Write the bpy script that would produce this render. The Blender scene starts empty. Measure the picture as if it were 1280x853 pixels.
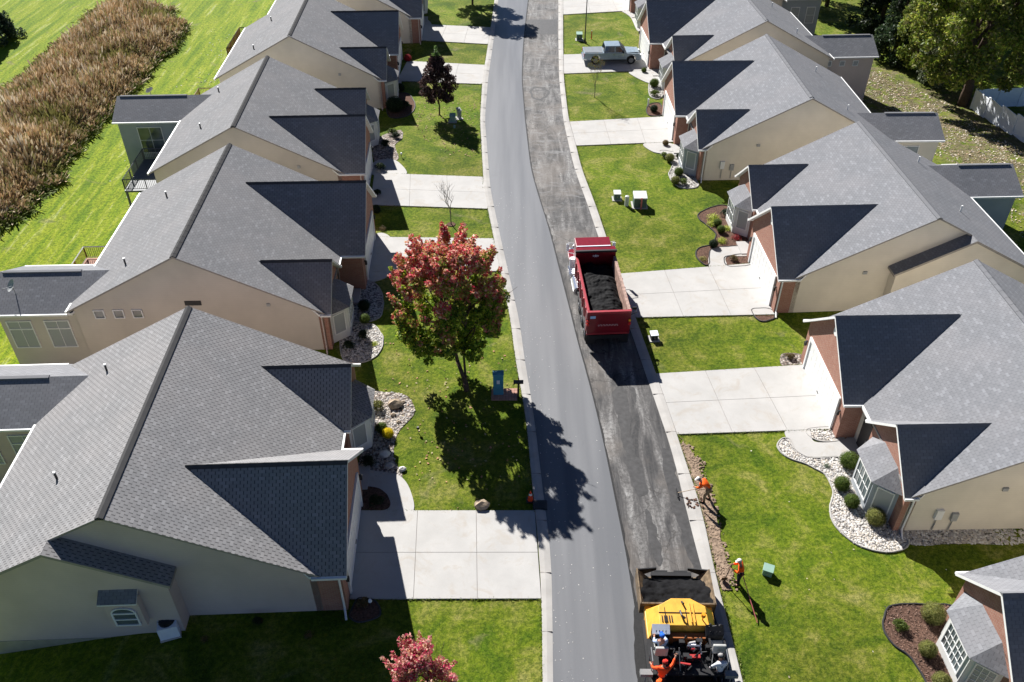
import bpy, bmesh, math, random
import numpy as np
from mathutils import Vector, Matrix, noise as mnoise
random.seed(7); rng=np.random.default_rng(7)
R=math.radians
scene=bpy.context.scene
col=scene.collection
# ------------------------------------------------------------------ camera
F=1073.636; PITCH=R(38.586); CAMH=33.0
cP,sP=math.cos(PITCH),math.sin(PITCH)
def ray(x,y):
    u=(x-640)/F; v=(y-426.5)/F
    return Vector((u,cP-v*sP,-sP-v*cP))
def at(x,y,z=0.0):
    d=ray(x,y); t=(CAMH-z)/-d.z
    return Vector((d.x*t,d.y*t,z))
def at2(x,y): p=at(x,y); return (p.x,p.y)
cd=bpy.data.cameras.new('camera'); cam=bpy.data.objects.new('camera',cd); col.objects.link(cam)
cd.sensor_width=36; cd.lens=F/1280*36; cd.clip_end=5000; cd.clip_start=.5
cam.location=(0,0,CAMH); cam.rotation_euler=(R(90)-PITCH,0,0)
scene.camera=cam
# ------------------------------------------------------------------ world and sun
SUN_EL,SUN_AZ=R(36.5),R(26.5)      # azimuth measured from +Y towards -X
w=bpy.data.worlds.new('World'); scene.world=w; w.use_nodes=True
nt=w.node_tree; nt.nodes.clear()
sky=nt.nodes.new('ShaderNodeTexSky'); sky.sky_type='NISHITA'; sky.sun_disc=False
sky.sun_elevation=SUN_EL; sky.sun_rotation=-SUN_AZ; sky.air_density=.55; sky.dust_density=.05; sky.ozone_density=3.0; sky.altitude=2500
bg=nt.nodes.new('ShaderNodeBackground'); bg.inputs['Strength'].default_value=.05
ow=nt.nodes.new('ShaderNodeOutputWorld'); nt.links.new(sky.outputs[0],bg.inputs[0]); nt.links.new(bg.outputs[0],ow.inputs[0])
ld=bpy.data.lights.new('sun','SUN'); ld.energy=5.0; ld.angle=R(.5); ld.color=(1,.97,.925)
sun=bpy.data.objects.new('sun',ld); col.objects.link(sun)
sd=Vector((-math.cos(SUN_EL)*math.sin(SUN_AZ),math.cos(SUN_EL)*math.cos(SUN_AZ),math.sin(SUN_EL)))
sun.rotation_euler=sd.to_track_quat('Z','Y').to_euler(); sun.location=(-30,60,60)
scene.view_settings.view_transform='Standard'; scene.view_settings.look='None'
scene.view_settings.exposure=1.08; scene.view_settings.gamma=1
scene.render.resolution_x=1024; scene.render.resolution_y=682
scene.cycles.max_bounces=4; scene.cycles.diffuse_bounces=2; scene.cycles.glossy_bounces=2
# ------------------------------------------------------------------ materials
class N:
    def __init__(s,name):
        s.m=bpy.data.materials.new(name); s.m.use_nodes=True; s.t=s.m.node_tree
        s.b=s.t.nodes['Principled BSDF']; s.tc=None
    def n(s,k,**kw):
        x=s.t.nodes.new(k)
        for a,v in kw.items(): setattr(x,a,v)
        return x
    def l(s,a,b): s.t.links.new(a,b)
    def coord(s,which='Object',scale=None):
        if s.tc is None: s.tc=s.n('ShaderNodeTexCoord')
        o=s.tc.outputs[which]
        if scale:
            mp=s.n('ShaderNodeMapping'); mp.inputs['Scale'].default_value=scale; s.l(o,mp.inputs[0]); o=mp.outputs[0]
        return o
    def noise(s,scale,detail=3,rough=.6,vec=None,dist=0):
        x=s.n('ShaderNodeTexNoise'); x.inputs['Scale'].default_value=scale; x.inputs['Detail'].default_value=detail
        x.inputs['Roughness'].default_value=rough; x.inputs['Distortion'].default_value=dist
        s.l(vec or s.coord(),x.inputs['Vector']); return x.outputs['Fac']
    def ramp(s,fac,stops):
        x=s.n('ShaderNodeValToRGB'); e=x.color_ramp.elements
        while len(e)<len(stops): e.new(.5)
        for i,(p,c) in enumerate(stops):
            e[i].position=p; e[i].color=(*c,1) if len(c)==3 else c
        s.l(fac,x.inputs[0]); return x.outputs[0]
    def map(s,fac,a,b,c=0,d=1):
        x=s.n('ShaderNodeMapRange'); x.inputs[1].default_value=a; x.inputs[2].default_value=b; x.inputs[3].default_value=c; x.inputs[4].default_value=d
        s.l(fac,x.inputs[0]); return x.outputs[0]
    def mix(s,fac,a,b,mode='MIX'):
        x=s.n('ShaderNodeMix',data_type='RGBA',blend_type=mode)
        for i,v in ((0,fac),(6,a),(7,b)):
            if isinstance(v,(int,float)): x.inputs[i].default_value=v
            elif isinstance(v,tuple): x.inputs[i].default_value=(*v,1)
            else: s.l(v,x.inputs[i])
        return x.outputs[2]
    def math(s,op,a,b=None):
        x=s.n('ShaderNodeMath',operation=op)
        for i,v in ((0,a),(1,b)):
            if v is None: continue
            if isinstance(v,(int,float)): x.inputs[i].default_value=v
            else: s.l(v,x.inputs[i])
        return x.outputs[0]
    def bump(s,h,strength=.4,dist=.02):
        x=s.n('ShaderNodeBump'); x.inputs['Strength'].default_value=strength; x.inputs['Distance'].default_value=dist
        s.l(h,x.inputs['Height']); s.l(x.outputs[0],s.b.inputs['Normal'])
    def done(s,c=None,rough=.8,spec=.3,metal=0):
        if c is not None:
            if isinstance(c,tuple): s.b.inputs['Base Color'].default_value=(*c,1)
            else: s.l(c,s.b.inputs['Base Color'])
        s.b.inputs['Roughness'].default_value=rough; s.b.inputs['Specular IOR Level'].default_value=spec; s.b.inputs['Metallic'].default_value=metal
        return s.m
def sc(c,k): return tuple(min(1,v*k) for v in c)
def plain(name,c,rough=.7,spec=.3,metal=0,var=.15,scale=3.,bump=0):
    a=N(name); f=a.noise(scale,4)
    o=a.ramp(f,[(.3,sc(c,1-var)),(.7,sc(c,1+var))])
    if bump: a.bump(a.noise(scale*8,2),bump,.01)
    return a.done(o,rough,spec,metal)
M={}
# grass
def grass_mat():
    a=N('lawn grass')
    big=a.noise(.09,3,.55); mid=a.noise(.42,7,.72,dist=.5); fine=a.noise(4.5,6,.82); vf=a.noise(16,4,.8)
    base=a.ramp(mid,[(.34,(.050,.086,.006)),(.45,(.100,.136,.010)),(.53,(.158,.178,.018)),(.61,(.235,.222,.052)),(.70,(.32,.28,.12))])
    base=a.mix(a.map(big,.35,.7),base,a.ramp(mid,[(.38,(.105,.180,.007)),(.5,(.185,.245,.012)),(.64,(.31,.30,.07))]))
    sx=a.n('ShaderNodeSeparateXYZ'); a.l(a.coord(),sx.inputs[0]); X,Y=sx.outputs[0],sx.outputs[1]
    # the mown meadow behind the western row: a brighter, yellower green with bleached streaks along the mowing
    mead=a.map(X,-15,-22); st=a.noise(1.,4,.65,vec=a.coord('Object',(1.5,.13,1)),dist=.3)
    mc=a.ramp(st,[(.36,(.14,.225,.006)),(.48,(.225,.30,.010)),(.59,(.31,.35,.02)),(.70,(.44,.47,.18))])
    base=a.mix(mead,base,mc)
    # worn, leaf littered ground under the big trees on the eastern edge
    d=a.math('ADD',X,a.math('MULTIPLY',Y,.55)); d=a.math('ADD',d,a.math('MULTIPLY',a.noise(.25,4,.6),14.))
    e1=a.map(d,79.5,83); e2=a.map(d,99,95); e=a.math('MULTIPLY',e1,e2); e=a.math('MULTIPLY',e,a.map(X,30,33))
    brown=a.ramp(a.noise(1.6,5,.75),[(.3,(.11,.10,.04)),(.5,(.20,.155,.095)),(.7,(.30,.235,.17))])
    base=a.mix(a.math('MULTIPLY',e,a.map(a.noise(1.1,4,.7),.36,.52)),base,brown)
    # dry bare spots
    sp=a.map(a.noise(.33,3,.6,dist=.8),.63,.74); base=a.mix(a.math('MULTIPLY',sp,.75),base,(.26,.22,.12))
    base=a.mix(a.map(fine,.44,.56,.0,.85),base,a.mix(1.,base,(.36,.46,.35),'MULTIPLY'))
    base=a.mix(a.map(vf,.38,.55,.7,.0),base,a.mix(1.,base,(.38,.45,.32),'MULTIPLY')); base=a.mix(a.map(a.noise(7,4,.8),.56,.66,0,.35),base,(.30,.31,.08))
    h=a.math('ADD',fine,a.math('MULTIPLY',vf,.6)); a.bump(h,.9,.05)
    return a.done(base,.9,.12)
M['grass']=grass_mat()
def concrete(name,c,var=.1):
    a=N(name); f=a.noise(.7,5,.6); g=a.noise(20,3,.6)
    o=a.ramp(f,[(.3,sc(c,1-var)),(.7,sc(c,1+var*.5))]); o=a.mix(a.map(g,.3,.7,.2,0),o,sc(c,.7))
    st=a.map(a.noise(.8,5,.7,dist=1.2),.54,.68,0,.5); o=a.mix(st,o,sc((c[0],c[1]*.9,c[2]*.78),.82))
    a.bump(g,.2,.005); return a.done(o,.85,.25)
M['concrete']=concrete('driveway concrete',(.43,.42,.405))
M['joint']=plain('concrete joint',(.22,.20,.185))
M['kerb']=concrete('kerb concrete',(.41,.395,.375),.2)
def fresh():
    a=N('fresh asphalt'); f=a.noise(.6,3,.5,vec=a.coord('Object',(1.6,.08,1))); g=a.noise(70,2,.7); p=a.noise(.5,5,.7)
    o=a.ramp(f,[(.4,(.104,.109,.120)),(.6,(.146,.150,.160))]); o=a.mix(a.map(g,.3,.7,.35,0),o,(.06,.062,.07))
    o=a.mix(a.map(p,.6,.75,0,.25),o,(.085,.088,.095))
    a.bump(g,.35,.006); return a.done(o,.44,.5)
M['fresh']=fresh()
def old():
    a=N('weathered asphalt'); v=a.coord('Object',(1.5,.22,1))
    f=a.noise(.9,6,.72,vec=v,dist=.6); g=a.noise(6,5,.75); h=a.noise(50,2,.7); q=a.noise(.22,4,.6)
    o=a.ramp(f,[(.40,(.022,.022,.024)),(.465,(.062,.060,.060)),(.52,(.105,.100,.098)),(.58,(.16,.156,.152)),(.66,(.27,.265,.26))])
    o=a.mix(a.map(g,.40,.55,.75,0),o,(.050,.048,.048)); o=a.mix(a.map(q,.47,.6,0,.5),o,(.15,.128,.11))
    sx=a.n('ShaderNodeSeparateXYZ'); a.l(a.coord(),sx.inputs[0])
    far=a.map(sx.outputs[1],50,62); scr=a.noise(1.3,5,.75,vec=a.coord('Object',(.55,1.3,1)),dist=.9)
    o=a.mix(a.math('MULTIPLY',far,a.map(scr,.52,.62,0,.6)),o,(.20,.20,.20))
    vo=a.n('ShaderNodeTexVoronoi',feature='DISTANCE_TO_EDGE'); vo.inputs['Scale'].default_value=.32
    nz=a.n('ShaderNodeTexNoise'); nz.inputs['Scale'].default_value=1.1; nz.inputs['Detail'].default_value=5; a.l(a.coord(),nz.inputs['Vector'])
    mx=a.n('ShaderNodeMix',data_type='RGBA',blend_type='LINEAR_LIGHT'); mx.inputs[0].default_value=.9; a.l(a.coord(),mx.inputs[6]); a.l(nz.outputs['Color'],mx.inputs[7])
    a.l(mx.outputs[2],vo.inputs['Vector'])
    cr=a.map(vo.outputs['Distance'],.004,.016,.8,0); cr=a.math('MULTIPLY',cr,a.map(a.noise(.3,2),.42,.56)); o=a.mix(cr,o,(.03,.027,.025))
    hh=a.math('SUBTRACT',h,cr); a.bump(hh,.5,.012)
    return a.done(o,.72,.35)
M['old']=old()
M['tar']=plain('tar patch',(.034,.033,.034),.6,.4,var=.45,scale=4,bump=.4)
M['mat_edge']=plain('hot asphalt edge',(.012,.012,.013),.7,.3,var=.4,scale=9,bump=.4)
M['soil']=plain('bare soil',(.25,.185,.135),.95,.1,var=.45,scale=6,bump=.8)
M['mulch']=plain('bark mulch',(.105,.062,.046),.95,.1,var=.6,scale=11,bump=.8)
def gravel(name,cs,scale):
    a=N(name); v=a.n('ShaderNodeTexVoronoi'); v.inputs['Scale'].default_value=scale; a.l(a.coord(),v.inputs['Vector'])
    sp=a.n('ShaderNodeSeparateColor'); a.l(v.outputs['Color'],sp.inputs[0])
    o=a.ramp(sp.outputs[0],[(.0,cs[0]),(.5,cs[1]),(1,cs[2])]); o=a.mix(a.map(v.outputs['Distance'],.35,.75,0,.85),o,(.05,.045,.04))
    h=a.math('SUBTRACT',1.,v.outputs['Distance']); a.bump(h,1.,.06); return a.done(o,.85,.2)
M['gravel']=gravel('white river stone',((.30,.28,.26),(.46,.44,.41),(.62,.60,.57)),7.5)
M['gravel2']=gravel('mixed pink stone',((.16,.12,.10),(.33,.27,.23),(.50,.46,.42)),7)
def shingle(name,c,slot=.7,warm=.0):
    a=N(name); uv=a.coord('UV'); sx=a.n('ShaderNodeSeparateXYZ'); a.l(uv,sx.inputs[0]); U,V=sx.outputs[0],sx.outputs[1]
    vr=a.math('DIVIDE',V,.145); row=a.math('FLOOR',vr); fv=a.math('FRACT',vr)
    par=a.math('MULTIPLY',a.math('MODULO',row,2.),.5)
    ur=a.math('ADD',a.math('DIVIDE',U,.305),par); cu=a.math('FLOOR',ur); fu=a.math('FRACT',ur)
    slotm=a.math('LESS_THAN',fu,.12)
    edge=a.map(fv,.0,.16,1.,0.)  # shadow line along each shingle course, painted as darker colour
    cx=a.n('ShaderNodeCombineXYZ'); a.l(cu,cx.inputs[0]); a.l(row,cx.inputs[1])
    wn=a.n('ShaderNodeTexWhiteNoise',noise_dimensions='2D'); a.l(cx.outputs[0],wn.inputs[0])
    mott=a.noise(2.2,4,.7); big=a.noise(.35,3,.6)
    o=a.ramp(wn.outputs['Value'],[(0,sc(c,.88)),(.8,c),(1,sc(c,1.22))])
    o=a.mix(a.map(mott,.35,.65,.35,0),o,sc(c,.68)); o=a.mix(a.map(big,.4,.65,0,.4),o,sc((c[0]*1.05,c[1]*1.0,c[2]*.97),1.12))
    dark=a.math('MAXIMUM',a.math('MULTIPLY',slotm,slot),a.math('MULTIPLY',edge,.28)); o=a.mix(dark,o,sc(c,.10))
    streak=a.noise(1.,3,.6,vec=a.coord('UV',(2.2,.25,1))); o=a.mix(a.map(streak,.5,.75,0,.25),o,sc(c,.72))
    h=a.math('SUBTRACT',fv,slotm); a.bump(h,.2,.006)
    g=a.noise(90,2,.7)
    return a.done(a.mix(a.map(g,.3,.7,.25,0),o,sc(c,.55)),.95,.08)
M['shingle']=shingle('asphalt shingles',(.232,.233,.240),.4)
M['shingle_w']=shingle('asphalt shingles worn',(.262,.260,.264),.9)
M['shingle_b']=shingle('asphalt shingles cool',(.218,.223,.238),.3)
def siding(name,c):
    a=N(name); f=a.noise(.5,4,.6); sx=a.n('ShaderNodeSeparateXYZ'); a.l(a.coord(),sx.inputs[0])
    fr=a.math('FRACT',a.math('DIVIDE',sx.outputs[2],.13)); e=a.map(fr,0,.15,.22,0)
    o=a.ramp(f,[(.3,sc(c,.9)),(.7,sc(c,1.06))]); o=a.mix(e,o,sc(c,.5)); a.bump(fr,.15,.01); return a.done(o,.75,.25)
M['tan']=siding('tan siding',(.56,.51,.44)); M['tan2']=siding('beige siding',(.70,.64,.54)); M['greysid']=siding('grey siding',(.36,.39,.42))
M['taupe']=siding('taupe siding',(.58,.48,.43)); M['whitesid']=siding('off white siding',(.66,.66,.64))
def brick():
    a=N('red brick'); b=a.n('ShaderNodeTexBrick'); a.l(a.coord('UV'),b.inputs['Vector'])
    b.inputs['Color1'].default_value=(.30,.125,.085,1); b.inputs['Color2'].default_value=(.37,.18,.125,1); b.inputs['Mortar'].default_value=(.36,.29,.25,1)
    b.inputs['Scale'].default_value=1; b.inputs['Brick Width'].default_value=.22; b.inputs['Row Height'].default_value=.075; b.inputs['Mortar Size'].default_value=.008
    a.bump(b.outputs['Fac'],-.3,.01); return a.done(a.mix(a.map(a.noise(3,4),.35,.65,0,.3),b.outputs['Color'],(.24,.11,.08)),.85,.2)
M['brick']=brick()
M['white']=plain('white trim paint',(.76,.76,.75),.5,.4,var=.05); M['dark']=plain('dark metal',(.03,.03,.032),.5,.4)
M['rake']=plain('shade-toned rake trim',(.30,.27,.24),.7,.2)  # grey-tan shingle edge; shade of camera-facing rakes is put into the colour
M['found']=plain('foundation concrete',(.36,.33,.25),.9,.2,var=.2,scale=1.2)
M['door']=plain('white garage door paint',(.74,.74,.72),.5,.4,var=.04)
def glass():
    a=N('window glass'); return a.done(a.ramp(a.noise(.6,2),[(.35,(.045,.06,.065)),(.65,(.14,.17,.18))]),.08,.9)
M['glass']=glass()
M['lightglass']=N('curtained window glass').done((.34,.36,.37),.25,.3)
M['pvc']=plain('white vinyl',(.80,.83,.88),.4,.4,var=.04)
M['wood_red']=plain('stained deck wood',(.22,.085,.045),.7,.3,var=.3,scale=6); M['wood_dk']=plain('dark deck wood',(.05,.032,.025),.7,.3,var=.3,scale=6)
M['wood_pale']=plain('pale weathered wood',(.42,.33,.23),.8,.2,var=.3,scale=5); M['greypaint']=plain('grey deck paint',(.12,.13,.14),.6,.3)
M['steel']=plain('galvanised steel',(.45,.46,.47),.35,.5,.8,var=.15); M['acgrey']=plain('grey metal housing',(.35,.36,.36),.6,.3)
def leaf(name,attr='Col',rough=.55,trans=.25):
    a=N(name); x=a.n('ShaderNodeAttribute'); x.attribute_name=attr
    a.done(x.outputs['Color'],rough,.3)
    tr=a.n('ShaderNodeBsdfTranslucent'); a.l(x.outputs['Color'],tr.inputs[0]); mx=a.n('ShaderNodeMixShader'); mx.inputs[0].default_value=trans
    out=a.t.nodes['Material Output']; a.l(a.b.outputs[0],mx.inputs[1]); a.l(tr.outputs[0],mx.inputs[2]); a.l(mx.outputs[0],out.inputs[0]); return a.m
M['leaf']=leaf('leaves',trans=.42); M['reed']=leaf('dry reeds',trans=.15,rough=.8)
M['bark']=plain('tree bark',(.09,.065,.05),.9,.1,var=.35,scale=7,bump=.6); M['bark_g']=plain('grey bark',(.17,.15,.13),.9,.1,var=.3,scale=6,bump=.5)
# ------------------------------------------------------------------ object helpers
def tag(o,label=None,cat=None,group=None,kind=None):
    if label: o['label']=label
    if cat: o['category']=cat
    if group: o['group']=group
    if kind: o['kind']=kind
    return o
def empty(name,loc=(0,0,0),rz=0,**k):
    o=bpy.data.objects.new(name,None); col.objects.link(o); o.location=loc; o.rotation_euler=(0,0,rz); o.empty_display_size=.3
    return tag(o,**k)
def link(name,me,parent=None,loc=None,rz=0):
    o=bpy.data.objects.new(name,me); col.objects.link(o)
    if parent: o.parent=parent
    if loc is not None: o.location=loc
    if rz: o.rotation_euler=(0,0,rz)
    return o
def copy_tree(o,parent=None):
    c=o.copy(); col.objects.link(c); c.parent=parent
    for ch in list(o.children): copy_tree(ch,c)
    return c
_ico={}
def ico(sub):
    if sub not in _ico:
        b=bmesh.new(); bmesh.ops.create_icosphere(b,subdivisions=sub,radius=1); b.verts.ensure_lookup_table()
        _ico[sub]=([v.co.copy() for v in b.verts],[[v.index for v in f.verts] for f in b.faces]); b.free()
    return _ico[sub]
class MB:
    """collects faces into one mesh"""
    def __init__(s,fn=None): s.bm=bmesh.new(); s.fn=fn or (lambda p:p); s.uv=s.bm.loops.layers.uv.new('UVMap')
    def v(s,p): return s.bm.verts.new(s.fn(p))
    def poly(s,pts,m=0):
        f=s.bm.faces.new([s.v(p) for p in pts]); f.material_index=m; return f
    def closed(s,faces,pts,ms=None):
        vs=[s.v(p) for p in pts]; fs=[]
        for i,f in enumerate(faces):
            q=s.bm.faces.new([vs[j] for j in f]); q.material_index=ms[i] if ms else 0; fs.append(q)
        bmesh.ops.recalc_face_normals(s.bm,faces=fs); return fs
    def box(s,a,b,m=0):
        x0,y0,z0=a; x1,y1,z1=b
        P=[(x0,y0,z0),(x1,y0,z0),(x1,y1,z0),(x0,y1,z0),(x0,y0,z1),(x1,y0,z1),(x1,y1,z1),(x0,y1,z1)]
        return s.closed([(0,1,2,3),(4,5,6,7),(0,1,5,4),(1,2,6,5),(2,3,7,6),(3,0,4,7)],P,[m]*6)
    def prism(s,base,off,mt=0,ms=0,mb=None):
        """base polygon (3d) swept by off; mt material of base cap, ms of sides, mb of far cap"""
        n=len(base); P=list(base)+[tuple(base[i][k]+off[k] for k in range(3)) for i in range(n)]
        faces=[tuple(range(n)),tuple(range(n,2*n))]+[(i,(i+1)%n,n+(i+1)%n,n+i) for i in range(n)]
        return s.closed(faces,P,[mt,ms if mb is None else mb]+[ms]*n)
    def tube(s,a,b,r0,r1=None,n=8,m=0,caps=True):
        r1=r0 if r1 is None else r1; a=Vector(a); b=Vector(b); d=(b-a)
        if d.length<1e-6: return
        q=d.to_track_quat('Z','Y'); A=[];B=[]
        for i in range(n):
            t=2*math.pi*i/n; c=Vector((math.cos(t),math.sin(t),0))
            A.append(tuple(a+q@(c*r0))); B.append(tuple(b+q@(c*r1)))
        faces=[(i,(i+1)%n,n+(i+1)%n,n+i) for i in range(n)]
        if caps: faces+= [tuple(range(n)),tuple(range(n,2*n))]
        return s.closed(faces,A+B,[m]*len(faces))
    def path(s,pts,r,n=6,m=0):
        for i in range(len(pts)-1):
            s.tube(pts[i],pts[i+1],r if not isinstance(r,(list,tuple)) else r[i],r if not isinstance(r,(list,tuple)) else r[i+1],n,m)
    def ball(s,c,r,sub=2,m=0,jit=0,sq=(1,1,1),rot=None):
        V,Fc=ico(sub); vs=[]
        for p in V:
            k=1+jit*mnoise.noise(p*2.3+Vector(c)) if jit else 1
            q=Vector((p.x*r*sq[0]*k,p.y*r*sq[1]*k,p.z*r*sq[2]*k))
            if rot is not None: q=rot@q
            vs.append(s.v((c[0]+q.x,c[1]+q.y,c[2]+q.z)))
        for f in Fc: s.bm.faces.new([vs[i] for i in f]).material_index=m
    def build(s,name,mats,parent=None,smooth=False,uv=False,bevel=0,loc=None,rz=0):
        if uv:
            for f in s.bm.faces:
                n=f.normal if f.normal.length>.5 else Vector((0,0,1)); f.normal_update(); n=f.normal
                t=Vector((-n.y,n.x,0)); t=t.normalized() if t.length>1e-3 else Vector((1,0,0)); b=n.cross(t)
                for l in f.loops: l[s.uv].uv=(l.vert.co.dot(t),l.vert.co.dot(b))
        if bevel:
            bmesh.ops.bevel(s.bm,geom=[e for e in s.bm.edges if len(e.link_faces)==2 and e.calc_face_angle(0)>.5],offset=bevel,segments=2,affect='EDGES',profile=.6)
        me=bpy.data.meshes.new(name); s.bm.to_mesh(me); s.bm.free()
        if not isinstance(mats,(list,tuple)): mats=[mats]
        for m in mats: me.materials.append(m)
        if smooth:
            for p in me.polygons: p.use_smooth=True
        return link(name,me,parent,loc,rz)
def quads_mesh(name,V,C,mat,parent=None,loc=None):
    """V (n,4,3) quads with C (n,3) colours"""
    n=len(V); me=bpy.data.meshes.new(name); me.vertices.add(n*4); me.vertices.foreach_set('co',V.reshape(-1).astype(np.float32))
    me.loops.add(n*4); me.loops.foreach_set('vertex_index',np.arange(n*4,dtype=np.int32))
    me.polygons.add(n); me.polygons.foreach_set('loop_start',np.arange(0,n*4,4,dtype=np.int32)); me.polygons.foreach_set('loop_total',np.full(n,4,dtype=np.int32))
    me.update(); ca=me.color_attributes.new('Col','FLOAT_COLOR','CORNER')
    cc=np.ones((n*4,4),np.float32); cc[:,:3]=np.repeat(C,4,axis=0); ca.data.foreach_set('color',cc.reshape(-1)); me.materials.append(mat); me.validate()
    return link(name,me,parent,loc)
def leafquads(P,Nrm,size,jit=.8,aspect=.6):
    n=len(P); d=Nrm+rng.normal(0,jit,(n,3)); d/=np.linalg.norm(d,axis=1,keepdims=True)+1e-9
    a=np.cross(d,rng.normal(0,1,(n,3))); a/=np.linalg.norm(a,axis=1,keepdims=True)+1e-9; b=np.cross(d,a)
    s=size*rng.uniform(.6,1.3,(n,1)); a=a*s; b=b*s*aspect
    return np.stack([P-a,P-b*.9+a*.1,P+a,P+b*.9+a*.1],axis=1)
def inpoly(x,y,poly):
    r=np.zeros(len(x),bool); n=len(poly); j=n-1
    for i in range(n):
        xi,yi=poly[i]; xj,yj=poly[j]
        c=((yi>y)!=(yj>y))&(x<(xj-xi)*(y-yi)/(yj-yi+1e-12)+xi); r^=c; j=i
    return r
# ------------------------------------------------------------------ terrain
def sm(a,b,x):
    t=max(0,min(1,(x-a)/(b-a))); return t*t*(3-2*t)
def gz(x,y):
    z=-1.9*sm(-15,-36,x) if x<0 else 0
    if x>20: z-=1.5*sm(26,36,x)*sm(62,82,y)+.3*sm(24,36,x)
    if x<0: z-=.75*sm(-14,-24,x)*(1-sm(26,34,y))
    if abs(x)>15: z+=.12*math.sin(x*.21+y*.07)*sm(15,30,abs(x))
    return z
def build_ground():
    xs=[-1500,-700,-300,-160,-110]+[-80+2*i for i in range(81)]+[110,160,300,700,1500]
    ys=[-600,-200,-80,-30]+[-10+2*i for i in range(76)]+[170,220,320,600,1200,2500]
    vs=[(x,y,gz(x,y)-(.25 if -4<x<12 and False else 0)) for y in ys for x in xs]; nx=len(xs)
    fs=[(j*nx+i,j*nx+i+1,(j+1)*nx+i+1,(j+1)*nx+i) for j in range(len(ys)-1) for i in range(nx-1)]
    me=bpy.data.meshes.new('ground'); me.from_pydata(vs,[],fs); me.materials.append(M['grass'])
    for p in me.polygons: p.use_smooth=True
    tag(link('ground',me),'mown green lawn with worn yellow patches under the houses','ground',kind='structure')
build_ground()
# ------------------------------------------------------------------ road
def curve(pts):
    q=sorted([(p.y,p.x) for p in [at(*k) for k in pts]])
    ys=[a for a,_ in q]; xs=[b for _,b in q]
    def f(y):
        if y<ys[0]: return xs[0]+(y-ys[0])*(xs[1]-xs[0])/(ys[1]-ys[0])*.5
        if y>ys[-1]: return xs[-1]+(y-ys[-1])*.02
        return float(np.interp(y,ys,xs))
    def g(y): return sum(f(y+d)*wt for d,wt in ((-1.6,.2),(-.8,.2),(0,.2),(.8,.2),(1.6,.2)))
    return g
Lout=curve([(678,850),(677.5,760),(674,690),(666,616),(657,520),(642.5,440),(639,405),(620,313),(605,238),(600,150),(603,100),(611,50),(617,10)])
Lin=curve([(691,850),(690.5,760),(688.5,690),(679,616),(667.5,520),(654,440),(650,405),(629,313),(613,238),(606,150),(610,100),(617,50),(622,10)])
Mid=curve([(812,853),(800,802),(791,747),(784,700),(771.5,640),(760,581),(748,526),(734,471),(721,426),(715,400),(699,338),(685,283),(675,253),(663.5,213),(656,150),(652,100),(653.5,60),(657,25),(660,0)])
Rin=curve([(915,850),(891,760),(877.5,715),(858,639),(840.5,566),(827,526),(809,474),(750,303),(735,258),(718.5,213),(711,182),(704,150),(699,100),(698,50),(698,3)])
Rout=curve([(928,850),(905,760),(893,715),(878,639),(853,566),(840.5,526),(822,474),(760,303),(745,258),(727.5,213),(720,182),(711,150),(705,100),(704,50),(704,3)])
YS=[-30+.5*i for i in range(360)]+[160,200,260]
def strip(name,fa,fb,z0,z1,mat,label,cat,ys=YS,prof=None):
    m=MB(); rows=[]
    for y in ys:
        a,b=fa(y),fb(y)
        pr=prof(a,b) if prof else [(a,z0),(a,z1),(b,z1),(b,z0)]
        rows.append([m.v((x,y,z)) for x,z in pr])
    for r0,r1 in zip(rows,rows[1:]):
        for k in range(len(r0)-1): m.bm.faces.new((r0[k],r1[k],r1[k+1],r0[k+1]))
    bmesh.ops.recalc_face_normals(m.bm,faces=m.bm.faces[:])
    o=m.build(name,mat)
    # normals must face up
    if o.data.polygons[1].normal.z<0: o.data.flip_normals()
    return tag(o,label,cat,kind='structure')
strip('road',Mid,Rin,-.2,.022,M['old'],'old cracked asphalt lane waiting to be repaved','road')
strip('paved_lane',lambda y:Lin(y),Mid,-.2,.062,M['fresh'],'smooth freshly laid grey asphalt lane','road')
strip('asphalt_seam',lambda y:Mid(y)-.02,lambda y:Mid(y)+.10+.10*mnoise.noise(Vector((y*2.1,0,0))),-.2,.045,M['mat_edge'],'black edge of the fresh asphalt mat','road')
kp=lambda a,b:[(a,-.2),(a,.06),(a+.03*(1 if b>a else -1),.095),(a+(b-a)*.45,.10),(a+(b-a)*.8,.07),(b,.05),(b,-.2)]
strip('kerb',Lout,Lin,0,0,M['kerb'],'pale concrete kerb beside the fresh lane','kerb',prof=kp)
strip('kerb',Rin,Rout,0,0,M['kerb'],'pale concrete kerb beside the old lane','kerb',prof=lambda a,b:kp(b,a))
# kerb joints
m=MB()
for y in [12+3.05*i for i in range(36)]:
    for a,b in ((Lout,Lin),(Rin,Rout)): m.box((a(y)+.01,y,.06),(b(y)-.01,y+.015,.1035))
tag(m.build('kerb_joints',M['joint']),'thin dark joints across the kerbs','kerb',kind='structure')
def blob(px,jit=.12,n=8,z=0,seed=0):
    """smooth closed outline through pixel points on the ground"""
    P=[at(*p) for p in px]; out=[]; k=len(P)
    for i in range(k):
        a,b,c,d=P[i-1],P[i],P[(i+1)%k],P[(i+2)%k]
        for j in range(n):
            t=j/n; t2=t*t;t3=t2*t
            q=.5*((2*b)+(-a+c)*t+(2*a-5*b+4*c-d)*t2+(-a+3*b-3*c+d)*t3)
            if jit: q=q+Vector((mnoise.noise(Vector((q.x*2,q.y*2,seed)))*jit,mnoise.noise(Vector((q.x*2,q.y*2,seed+9)))*jit,0))
            out.append((q.x,q.y))
    return out
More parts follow.
